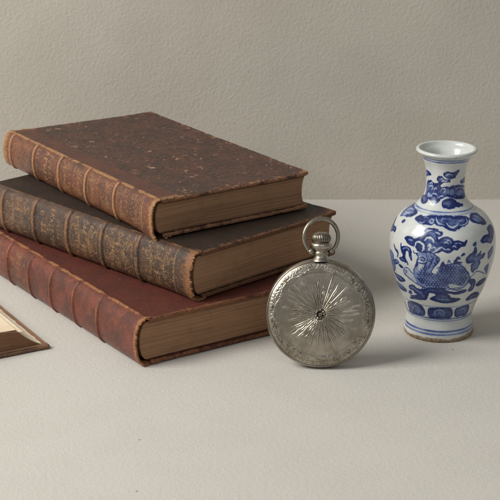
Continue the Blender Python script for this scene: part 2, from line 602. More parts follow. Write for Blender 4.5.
    # ---- page block
    za, zb = tb + 0.03, T - tb - 0.005
    sq = st['sq']
    nb, nx_ = 150, 200
    b = np.linspace(0, 1, nb)
    zz = za + (zb - za) * b
    curve = np.sqrt(np.clip(1 - (2 * b - 1) ** 2, 0, 1))
    xl = 0.10 - (bulge - 0.22) * curve ** 0.9
    xr = W - sq - st['fore'] * curve
    a = np.linspace(0, 1, nx_)
    X = xl[:, None] + (xr - xl)[:, None] * a[None, :]
    Z = np.broadcast_to(zz[:, None], X.shape)
    wav = Z + 0.05 * (vnoise(np.stack([X * 0.35, 0 * X, 0 * X + seed], -1), 1.0, seed + 71))
    lay = fbm(np.stack([X * 0.07, 0 * X, wav * 24], -1), 1.0, 3, seed + 72, 0.7)
    big = fbm(np.stack([X * 0.15, 0 * X, wav * 4.0], -1), 1.0, 3, seed + 73, 0.6)
    fr = (wav * 5.2 + 0.12 * seed) % 1.0
    sig = np.exp(-((fr - 0.5) / 0.05) ** 2) * (0.6 + 0.6 * vnoise(np.stack([X * 0.4, 0 * X, wav * 5], -1), 1.0, seed + 75))
    dv = -0.016 * sig + 0.014 * lay + 0.02 * big + 0.05 * sstep(0.0, 0.05, b)[:, None] * sstep(1.0, .95, b)[:, None]
    tail = np.stack([X, sq + 0.05 - dv, Z], -1)
    head = np.stack([X, L - sq - 0.05 + dv, Z], -1)
    layv = np.clip(0.55 + 0.7 * lay + 0.3 * big - 0.6 * sig, 0, 1)
    parts = [(tail, grid_quads(nb, nx_, flip=True), {'layer': layv}), (head, grid_quads(nb, nx_), {'layer': layv})]
    nvv = 60
    for side, arr in (('r', -1), ('l', 0)):
        tL, hL, ly = tail[:, arr], head[:, arr], layv[:, arr]
        g = np.linspace(0, 1, nvv)[None, :, None]
        F = tL[:, None] * (1 - g) + hL[:, None] * g
        parts.append((F, grid_quads(nb, nvv, flip=(side == 'r')), {'layer': np.broadcast_to(ly[:, None], (nb, nvv))}))
    for row, fl in ((0, False), (-1, True)):
        F = np.stack([tail[row], head[row]], 1)
        parts.append((F, grid_quads(nx_, 2, flip=fl), {'layer': np.zeros((nx_, 2))}))
    V, Q, A = join(parts)
    V[:, 1] += st['skew'] * (V[:, 1] / L) ** 2 * (1 - np.clip(V[:, 0], 0, W) / W)
    raw_mesh('page_block', V, Q, m_pg, root, A)
    return root


BOT = dict(flake=0.3, skew=0.0, sag=0.0, m_strip=m_red_cover, bulge=0.68, strip=0.24, seed=3, bands=[4.0, 6.6, 9.2, 11.8, 14.4, 17.0], bw=0.17, bh=0.06, rag=0.10, rag_len=0.12,
           w_ridge=0.95, ridge_w=0.15, w_end=1.1, end_len=0.24, w_band=0.42, w_all=0.06, fillets=[], gilt={4: .5, 5: .5}, lines=[],
           title=[('SILS', 12.8, .2, .34, .8), ('IVI', 13.5, .3, .3, .7)], speck=0.0, tb=0.24, curl=0.4, w_edge=0.75, tail_worn=0.1, sq=0.17, fore=0.35)
MID = dict(flake=0.35, skew=0.0, sag=0.08, m_strip=m_brown_cover, bulge=0.62, strip=0.3, seed=5, bands=[4.2, 7.1, 10.0, 13.0, 15.9], bw=0.19, bh=0.075, rag=0.17, rag_len=0.2,
           w_ridge=0.5, ridge_w=0.12, w_end=1.15, end_len=0.55, w_band=0.55, w_all=0.08, fillets=[1.3], gilt={0: 1, 1: 1, 2: 1, 4: .8, 5: .6}, lines=[1, 2],
           title=[('IVVILLES', 11.2, .12, .28, .85), ('TI', 11.85, .42, .36, .85), ('E', 12.1, .22, .26, .9), ('ASIVT', 10.6, .30, .22, .6)],
           speck=0.8, tb=0.22, curl=0.6, w_edge=0.6, tail_worn=0.55, sq=0.17, fore=0.35)
TOP = dict(flake=0.9, skew=0.5, sag=0.26, bulge=0.55, strip=1.15, seed=8, bands=[3.9, 7.0, 10.0, 12.9, 15.75], bw=0.15, bh=0.055, rag=0.10, rag_len=0.12,
           w_ridge=1.0, ridge_w=0.16, w_end=1.15, end_len=0.34, w_band=0.95, w_all=0.12, fillets=[1.05, 1.2], gilt={0: .55, 1: .6, 2: .7, 4: .3}, lines=[0, 1, 2, 3],
           title=[('VLATVS', 11.35, .10, .36, .8), ('LEAVILI', 10.85, .14, .30, .72), ('ISI', 12.3, .12, .22, .7)],
           speck=0.55, tb=0.21, curl=0.9, w_edge=0.7, tail_worn=0.12, sq=0.16, fore=0.26, m_strip=m_strip)
zA, zB, zC = 2.497, 5.038, 7.148
make_book('leather_book', 'thick red-brown leather book lying on the table under two others', (-5.018, -7.175, 0.0, 0.590), (10.45, 18.3, zA),
          (m_red, m_red_cover, m_pages), BOT)
make_book('leather_book', 'dark brown leather book with gilt tooled spine, in the middle of the stack', (-2.488, -4.667, zA + 0.045, 0.773), (10.13, 17.6, zB - zA - 0.045),
          (m_brown, m_brown_cover, m_pages), MID)
make_book('leather_book', 'worn book with light brown spine and scuffed dark cover, topmost of the stack', (-4.521, -2.553, zB + 0.045, 0.596), (9.36, 16.6, zC - zB - 0.045),
          (m_tan, m_board, m_pages), TOP)

# ------------------------------------------------------------------ the open book, cut by the left frame edge
th = math.radians(30)
Wd, Ld = 8.6, 13.5
cx, cy = -10.15, -4.92
ob = empty('open_book', (cx - Wd * math.cos(th), cy - Wd * math.sin(th), 0), th)
tag(ob, 'open book with cream pages and browned page edges, left of the stack', 'book', 'old leather-bound books')
for sgn in (1, -1):
    V, Q, N = box_quads((Wd - 0.25, Ld, 0.2), 0.07, 0.085)
    n2 = fbm(V + 40 * (sgn + 1), 6, 4, 91, 0.7)
    V = V + [0.25, 0, 0.004]
    dc = np.minimum(np.hypot(Wd - V[:, 0], V[:, 1]), np.hypot(Wd - V[:, 0], Ld - V[:, 1]))
    de = np.minimum(np.minimum(V[:, 1], Ld - V[:, 1]), Wd - V[:, 0])
    V = V + N * (0.025 * np.exp(-de / 0.12) * n2 + 0.05 * np.exp(-(dc / 0.4) ** 2))[:, None]
    V[:, 2] = np.maximum(V[:, 2], 0.003)
    w = 0.5 * np.exp(-de / 0.12) * (1 + n2) + 1.1 * np.exp(-(dc / 0.42) ** 2)
    V[:, 0] *= sgn
    raw_mesh('cover', V, Q if sgn > 0 else Q[:, ::-1], m_open_cover, ob, {'wear': w, 'gilt': 0 * w})
    # leather turned in over the inside of the board
    na, nv = 80, 90
    a, v = np.meshgrid(np.linspace(0, 1, na), np.linspace(0.06, Ld - 0.06, nv), indexing='ij')
    ti = np.stack([sgn * (0.35 + (Wd - 0.41) * a), v, 0.214 + 0.02 * a + 0.012 * fbm(np.stack([a, v, 0 * a], -1), 3, 3, 5) * sstep(0.0, 0.1, a)], -1)
    raw_mesh('turn_in', ti, grid_quads(na, nv, flip=(sgn < 0)), m_turnin, ob, {'wear': 0.3 + 0 * a, 'gilt': 0 * a})
    # pages
    nb, na = 60, 160
    b, a = np.meshgrid(np.linspace(0, 1, nb), np.linspace(0, 1, na), indexing='ij')
    xr = Wd - 0.24 - 1.42 * b ** 0.72
    X = 0.06 + (xr - 0.06) * a
    topz = 0.55 + 0.85 * sstep(0, 2.2, X) - 0.2 * sstep(3, 8, X)
    Z = 0.22 + (topz - 0.22) * b
    lay = fbm(np.stack([X * 0.1, 0 * X, b * 36], -1), 1.0, 3, 77, 0.7)
    layv = np.clip(0.5 + 0.9 * lay, 0, 1)
    dv = 0.03 * lay
    tail = np.stack([sgn * X, 0.30 - dv, Z], -1)
    head = np.stack([sgn * X, Ld - 0.30 + dv, Z], -1)
    parts = [(tail, grid_quads(nb, na, flip=(sgn > 0)), {'layer': layv}), (head, grid_quads(nb, na, flip=(sgn < 0)), {'layer': layv})]
    g = np.linspace(0, 1, 50)[None, :, None]
    F = tail[:, -1][:, None] * (1 - g) + head[:, -1][:, None] * g
    G0 = np.stack([tail[:, 0], head[:, 0]], 1)
    parts.append((G0, grid_quads(nb, 2, flip=(sgn < 0)), {'layer': np.zeros((nb, 2))}))
    parts.append((np.stack([tail[0], head[0]], 1), grid_quads(na, 2), {'layer': np.zeros((na, 2))}))
    V, Q, A = join(parts)
    pb = raw_mesh('page_block', V, Q, m_pages_open, ob, A)
    F = F + np.array([sgn * 0.004, 0, 0.002])
    raw_mesh('fore_edge', F, grid_quads(nb, 50, flip=(sgn > 0)), m_fore, pb, {'layer': np.broadcast_to(layv[:, -1][:, None], (nb, 50))})
    for k, (short, lift) in enumerate(((0.0, 0.03), (-0.34, 0.0))):
        x = np.linspace(0.03, 1, 80)
        X = x * (Wd - 0.24 - 1.42 - short)
        tz = 0.55 + 0.85 * sstep(0, 2.2, X) - 0.2 * sstep(3, 8, X) + 0.012 + lift - (0.10 * sstep(Wd - 2.3, Wd - 1.4, X) if k else 0)
        v = np.linspace(0.27 - 0.02 * k, Ld - 0.27, 60)
        G = np.stack(np.broadcast_arrays((sgn * X)[:, None], v[None, :], tz[:, None]), -1).copy()
        G[..., 2] += 0.012 * fbm(G * [1, 1, 0], 0.5, 2, 5 + k)
        raw_mesh('page_leaf', G, grid_quads(80, 60, flip=(sgn < 0)), m_paper, ob, {})

# ------------------------------------------------------------------ the pocket watch
M = Mat('worn_silver')
n1, n2 = M.noise(1.1, 5, 0.65), M.noise(16, 5, 0.7)
ring = M.attr('tarnish')
col = M.mix(M.remap(n1, 0.35, 0.68), lin(182, 174, 160), lin(146, 137, 122))
col = M.mix(M.math('MULTIPLY', ring, 0.85), col, lin(58, 50, 41))
rg = M.math('ADD', M.remap(n2, 0.3, 0.7, 0.24, 0.40, False), M.math('MULTIPLY', M.remap(n1, 0.4, 0.7), 0.08))
m_silver = M.set(Base_Color=col, Metallic=1.0, Roughness=rg, Normal=M.bump(n2, 0.006, 0.5))

R = 2.7
LEAN = 0.235
WX, WY = 3.42, -7.45
rz = math.radians(-2.0)
w0 = empty('pocket_watch', (WX, WY, 0), rz, -LEAN)
tag(w0, 'engraved silver pocket watch standing upright on its rim in front of the books', 'pocket watch')


def place_w(V):
    """disc frame (axis along -Y, centre at the origin) -> watch frame, resting on z = 0 after the lean."""
    V = np.asarray(V, float).reshape(-1, 3).copy()
    V[:, 2] += R + W_LIFT
    return V


# lowest point of the leaned rim decides the lift
prof = [(2.50, -.22), (2.565, -.27), (2.60, -.275), (2.635, -.24), (2.675, -.15), (2.70, -.05), (2.70, .12), (2.67, .26), (2.60, .38), (2.45, .46), (2.0, .56), (1.3, .63), (0.6, .66), (0.0, .665)]
pr = np.array(prof)
u = np.linspace(0, 1, 150)
uk = np.linspace(0, 1, len(pr))
pr = np.stack([np.interp(u, uk, pr[:, 0]), np.interp(u, uk, pr[:, 1])], 1)
for _ in range(4):
    pr[1:-1] = (pr[:-2] + 2 * pr[1:-1] + pr[2:]) / 4
W_LIFT = float(np.max((pr[:, 0]) * math.cos(LEAN) + pr[:, 1] * math.sin(LEAN)) / math.cos(LEAN) - R)
V, Q = lathe(pr, 220)
V = V.reshape(-1, 3)
V = np.stack([V[:, 0], V[:, 2], V[:, 1]], 1)          # lathe axis z -> y
nz = fbm(V, 8, 3, 300, 0.7)
V[:, 1] += 0.0 * nz
rr = np.hypot(V[:, 0], V[:, 2])
tarn = np.exp(-((rr - 2.56) / 0.03) ** 2) * (V[:, 1] < 0) * 0.8 + 0.25 * sstep(0.1, 0.5, nz)
raw_mesh('case', place_w(V), Q, m_silver, w0, {'tarnish': tarn})

# engraved lid: dense polar grid carrying the real relief
nr, nphi = 250, 1000
r = np.concatenate([np.linspace(0.0005, 0.5, 40, endpoint=False), np.linspace(0.5, 2.575, nr - 40)])
ph = np.linspace(0, 2 * pi, nphi, endpoint=False)
RR, PH = np.meshgrid(r, ph, indexing='ij')
LX, LZ = RR * np.cos(PH), RR * np.sin(PH)
dome = 0.40 + 0.17 * (1 - (RR / 2.2) ** 2)
rim = np.sqrt(np.clip(1 - (np.clip(RR - 2.02, 0, 0.56) / 0.59) ** 2, 0.0, 1))
dome = np.where(RR > 2.02, (0.40 + 0.17 * (1 - (2.02 / 2.2) ** 2)) - 0.27 * (1 - rim), dome)
g = np.random.default_rng(5)
cut = Paint(LX, LZ, 0.022)                            # engraved (sunk) lines
ris = Paint(LX, LZ, 0.03)                             # raised ones
for k in range(60):
    a = 2 * pi * (k + g.uniform(-0.3, 0.3)) / 60
    major = k % 2 == 0
    r1 = g.uniform(1.45, 2.05) if major else g.uniform(0.8, 1.6)
    t = np.linspace(0, 1, 16)
    amp = g.uniform(0.008, 0.034) * (1 if g.random() < .7 else 0.1)
    wv = amp * np.sin(t * g.uniform(2.0, 4.0) * 2 * pi + g.uniform(0, 6)) * (0.3 + t)
    rad = 0.29 + (r1 - 0.29) * t
    x, z = rad * np.cos(a) - wv * np.sin(a), rad * np.sin(a) + wv * np.cos(a)
    ris.stroke(np.stack([x, z], 1), 0.046 if major else 0.03, 1.0 if major else .7, 0.85)
    if major:
        off = 0.045
        cut.stroke(np.stack([x - off * np.sin(a), z + off * np.cos(a)], 1), 0.035, 0.9, 0.8)
        cut.stroke(np.stack([x + off * np.sin(a), z - off * np.cos(a)], 1), 0.03, 0.7, 0.8)
    if k % 3 == 0:                                    # short bright side cuts
        t2 = np.linspace(0.45, 0.95, 6)
        rad2 = 0.36 + (r1 - 0.36) * t2
        da = 0.10 * g.choice([-1, 1])
        ris.stroke(np.stack([rad2 * np.cos(a + da), rad2 * np.sin(a + da)], 1), 0.05, 0.9, 0.9)
# cartouche: eight C-scrolls, each rolled up at both ends
NB = 9
edge_r = 2.13 + 0.08 * np.cos(NB * (PH - 0.3))
for k in range(NB):
    a0 = 0.3 + 2 * pi * k / NB
    for mir in (-1, 1):
        t = np.linspace(0, 1, 26)
        ang = a0 + mir * (0.02 + 0.30 * t)
        rd = 2.25 - 0.17 * t ** 2
        x, z = rd * np.cos(ang), rd * np.sin(ang)
        ris.stroke(np.stack([x, z], 1), 0.06, 1.1)
        ec, er = a0 + mir * 0.30, 2.11
        sp = np.linspace(0, 1, 20)
        th2 = ec + mir * (1.2 + 5.0 * sp)
        rs = 0.11 * (1 - 0.75 * sp)
        ris.stroke(np.stack([er * np.cos(ec) + rs * np.cos(th2), er * np.sin(ec) + rs * np.sin(th2)], 1), 0.045, 1.1)
        for q in range(4):                            # leaf sprays in the border
            aa = a0 + mir * (0.04 + 0.075 * q)
            r0, r2 = 2.30, 2.30 + g.uniform(0.10, 0.18)
            ris.stroke([[r0 * math.cos(aa), r0 * math.sin(aa)], [r2 * math.cos(aa + mir * .06), r2 * math.sin(aa + mir * .06)]], 0.055, 0.7, 0.9)
            cut.stroke([[r0 * math.cos(aa + .03), r0 * math.sin(aa + .03)], [(r2 - .05) * math.cos(aa + .03 + mir * .05), (r2 - .05) * math.sin(aa + .03 + mir * .05)]], 0.03, 0.8, 0.6)
    cut.stroke(np.stack([2.36 * np.cos(a0 + np.linspace(-.33, .33, 14)), 2.36 * np.sin(a0 + np.linspace(-.33, .33, 14))], 1) * 1.0, 0.02, 0.5)
P3 = np.stack([LX, 0 * LX, LZ], -1)
border = sstep(-0.05, 0.05, RR - edge_r)
outer = sstep(2.55, 2.46, RR)
stip = fbm(P3, 14, 2, 310, 0.7)
foli = fbm(P3, 4.2, 4, 311, 0.65)
h = 0.0105 * ris.m.reshape(RR.shape) - 0.013 * cut.m.reshape(RR.shape)
h += border * outer * (0.009 * stip + 0.004 * foli)
h += 0.0035 * np.sin(PH * 90 + 6 * vnoise(P3, 1.3, 312)) * sstep(1.9, 0.7, RR) * sstep(0.3, 0.5, RR)
h += 0.004 * fbm(P3, 1.2, 3, 313) + 0.0015 * fbm(P3, 22, 2, 314)
ros = sstep(0.30, 0.26, RR)
h = h * (1 - ros) + ros * (0.008 + 0.018 * np.cos(PH * 9) * sstep(0.02, 0.18, RR) * sstep(.30, .21, RR) + 0.03 * sstep(.13, .06, RR) + 0.02 * fbm(P3, 16, 2, 315) - 0.05 * np.exp(-((RR - .13) / .025) ** 2) - 0.035 * np.exp(-((RR - .28) / .02) ** 2))
tarn = np.clip(0.55 * cut.m.reshape(RR.shape) + border * outer * np.clip(-1.5 * (stip * .7 + foli * .5), 0, .75) + ros * (0.35 + 0.5 * sstep(.15, -.3, fbm(P3, 16, 2, 315))) + 0.25 * sstep(1.0, 0.3, RR) + 0.35 * np.exp(-((RR - 2.57) / 0.02) ** 2), 0, 1)
V = np.stack([LX, -(dome + h), LZ], -1)
grid_quads_lid = grid_quads(len(r), nphi, cv=True, flip=False)
raw_mesh('engraved_lid', place_w(V), grid_quads_lid, m_silver, w0, {'tarnish': tarn})


def rev_z(prof, n, z0, ripple=None):
    V, Q = lathe(prof, n)
    if ripple is not None:
        V = ripple(V)
    V = V.reshape(-1, 3)
    V[:, 2] += z0
    return V, Q


# pendant: neck with a moulded collar
top = R - 0.03
pp = [(0.46, -.10), (0.40, 0.02), (0.335, .08), (0.315, .18), (0.33, .24), (0.37, .27), (0.37, .33), (0.33, .36), (0.33, .42), (0.47, .50), (0.525, .60), (0.53, .68), (0.49, .77), (0.40, .82), (0.0, .83)]
V, Q = rev_z(pp, 64, top)
pend = raw_mesh('pendant', place_w(V), Q, m_silver, w0, {'tarnish': 0.35 * np.exp(-(((V[:, 2] - top - .38) / .05) ** 2))})
# crown: fluted onion
t = np.linspace(0, 2 * pi, 192, endpoint=False)
cz = [(0.0, .80), (0.25, .80), (0.36, .83), (0.435, .92), (0.46, 1.04), (0.445, 1.17), (0.39, 1.30), (0.30, 1.39), (0.18, 1.44), (0.0, 1.455)]
cp = np.array(cz)
cp[:, 0] *= 1.04
uu = np.linspace(0, len(cp) - 1, 60)
cp = np.stack([np.interp(uu, np.arange(len(cp)), cp[:, k]) for k in (0, 1)], 1)
for _ in range(3):
    cp[1:-1] = (cp[:-2] + 2 * cp[1:-1] + cp[2:]) / 4
V, Q = lathe(cp, 192)
win = (sstep(.84, .92, cp[:, 1]) * sstep(1.40, 1.28, cp[:, 1]))[:, None]
fl = 1 + 0.055 * win * (np.abs(np.cos(t * 13))[None, :] - 0.6)
V[..., 0] *= fl
V[..., 1] *= fl
dark = (0.30 * win + 0.65 * win * sstep(0.75, 0.2, np.abs(np.cos(t * 13)))[None, :] + 0.15)
V = V.reshape(-1, 3)
V[:, 2] = 0.78 + (V[:, 2] - 0.80) * 0.84 + top
raw_mesh('crown', place_w(V), Q, m_silver, w0, {'tarnish': np.broadcast_to(dark, (60, 192))})
# bow: a ring sprung onto the collar, with a ball at each end
ca, cr, czb = math.radians(20), 0.89, top + 1.07
a = np.linspace(math.radians(-51), math.radians(231), 90)
path = np.stack([cr * np.cos(a) * math.cos(ca), cr * np.cos(a) * math.sin(ca) - 0.02, czb + cr * 1.0 * np.sin(a)], 1)
# bring both ends in to the collar
rad = 0.098 + 0.02 * np.exp(-((np.linspace(0, 1, 90) - 0.5) / 0.25) ** 2)
V1, Q1 = tube(path, rad, 20)
parts = [(V1, Q1, {})]
for e in (0, -1):
    t2 = np.linspace(-pi / 2, pi / 2, 14)
    sv, sq = lathe(np.stack([0.155 * np.cos(t2), 0.155 * np.sin(t2)], 1), 24)
    parts.append((sv.reshape(-1, 3) + path[e] * [0.93, 1, 1], sq, {}))
V, Q, _ = join(parts)
raw_mesh('bow', place_w(V), Q, m_silver, w0, {'tarnish': 0.15 + 0 * V[:, 0]})

# ------------------------------------------------------------------ the vase
M = Mat('blue_and_white_glaze')
bl, ft, ch = M.attr('blue'), M.attr('foot'), M.attr('chip')
blot = M.noise(5.5, 5, 0.65)
bl2 = M.math('MULTIPLY', bl, M.remap(blot, 0.25, 0.70, 0.72, 1.12, False))
white = M.mix(M.remap(M.noise(0.9, 3), 0.35, 0.7), lin(200, 202, 197), lin(186, 190, 187))
wash = M.mix(M.remap(bl2, 0.0, 0.45), white, lin(102, 120, 164))
col = M.mix(M.remap(bl2, 0.38, 0.90), wash, lin(24, 38, 90))
spot = M.remap(M.voro(2.2), 0.045, 0.03)
col = M.mix(M.math('MULTIPLY', spot, 0.55), col, lin(96, 80, 60))
col = M.mix(M.math('MULTIPLY', ch, 0.8), col, lin(120, 92, 62))
clay = M.mix(M.remap(M.noise(6, 6, 0.75), 0.38, 0.66), lin(160, 138, 108), lin(108, 88, 66))
col = M.mix(ft, col, clay)
rg = M.math('ADD', M.math('MULTIPLY', ft, 0.62), M.remap(M.noise(7, 3), 0.3, 0.7, 0.17, 0.27, False))
hh = M.math('ADD', M.math('MULTIPLY', M.noise(1.6, 3, 0.5), 1.0), M.math('MULTIPLY', M.math('MULTIPLY', ft, M.noise(22, 4, 0.7)), 0.6))
m_vase = M.set(Base_Color=col, Roughness=rg, Normal=M.bump(hh, 0.05, 0.35), Specular_IOR_Level=0.5,
               Coat_Weight=M.math('MULTIPLY', M.math('SUBTRACT', 1.0, ft), 0.12), Coat_Roughness=0.22)

VX, VY = 9.83, -2.356
zk = [0, .3, .7, 1.0, 1.4, 2.0, 2.6, 3.2, 3.8, 4.4, 4.9, 5.4, 5.8, 6.15, 6.45, 6.7, 6.95, 7.3, 7.8, 8.4, 8.9, 9.3, 9.55, 9.72]
rk = [1.807, 1.781, 1.716, 1.655, 1.755, 1.962, 2.219, 2.411, 2.573, 2.676, 2.695, 2.646, 2.53, 2.32, 2.06, 1.65, 1.37, 1.09, .966, .984, 1.035, 1.18, 1.3, 1.50]
zo = np.concatenate([np.linspace(0.05, 9.70, 660)])
ro = pchip(zk, rk, zo)
for _ in range(60):
    ro[1:-1] = (ro[:-2] + 2 * ro[1:-1] + ro[2:]) / 4
ro[zo < 0.12] -= 0.05 * (1 - zo[zo < 0.12] / 0.12)
# rolled lip, then the inside of the neck and body
al = np.linspace(-0.35 * pi, 0.78 * pi, 26)
lip_r, lip_z = ro[-1] - 0.055 + 0.115 * np.cos(al), 9.755 + 0.10 * np.sin(al)
zi = np.concatenate([np.linspace(9.72, 6.6, 70), np.linspace(6.5, 0.35, 40)])
ri = np.interp(zi, zo, ro) - np.interp(zi, [0, 6, 9.3, 9.72], [.25, .22, .19, .20])
foot_r = [0.0, 1.30, 1.50, 1.62, 1.70, ro[0] - 0.02]
foot_z = [0.22, 0.22, 0.02, 0.0, 0.0, 0.015]
pr = np.concatenate([np.stack([foot_r, foot_z], 1), np.stack([ro, zo], 1), np.stack([lip_r, lip_z], 1), np.stack([ri, zi], 1), [[0.0, 0.30]]])
NT = 900
V, Q = lathe(pr, NT)
t = np.linspace(0, 2 * pi, NT, endpoint=False)
i0, i1 = len(foot_r), len(foot_r) + len(zo)
TH = (t + pi / 2 + pi) % (2 * pi) - pi                 # 0 faces the viewer's side (-Y)
TH = np.where(TH > pi, TH - 2 * pi, TH)
A, Bz = np.meshgrid(TH, zo)
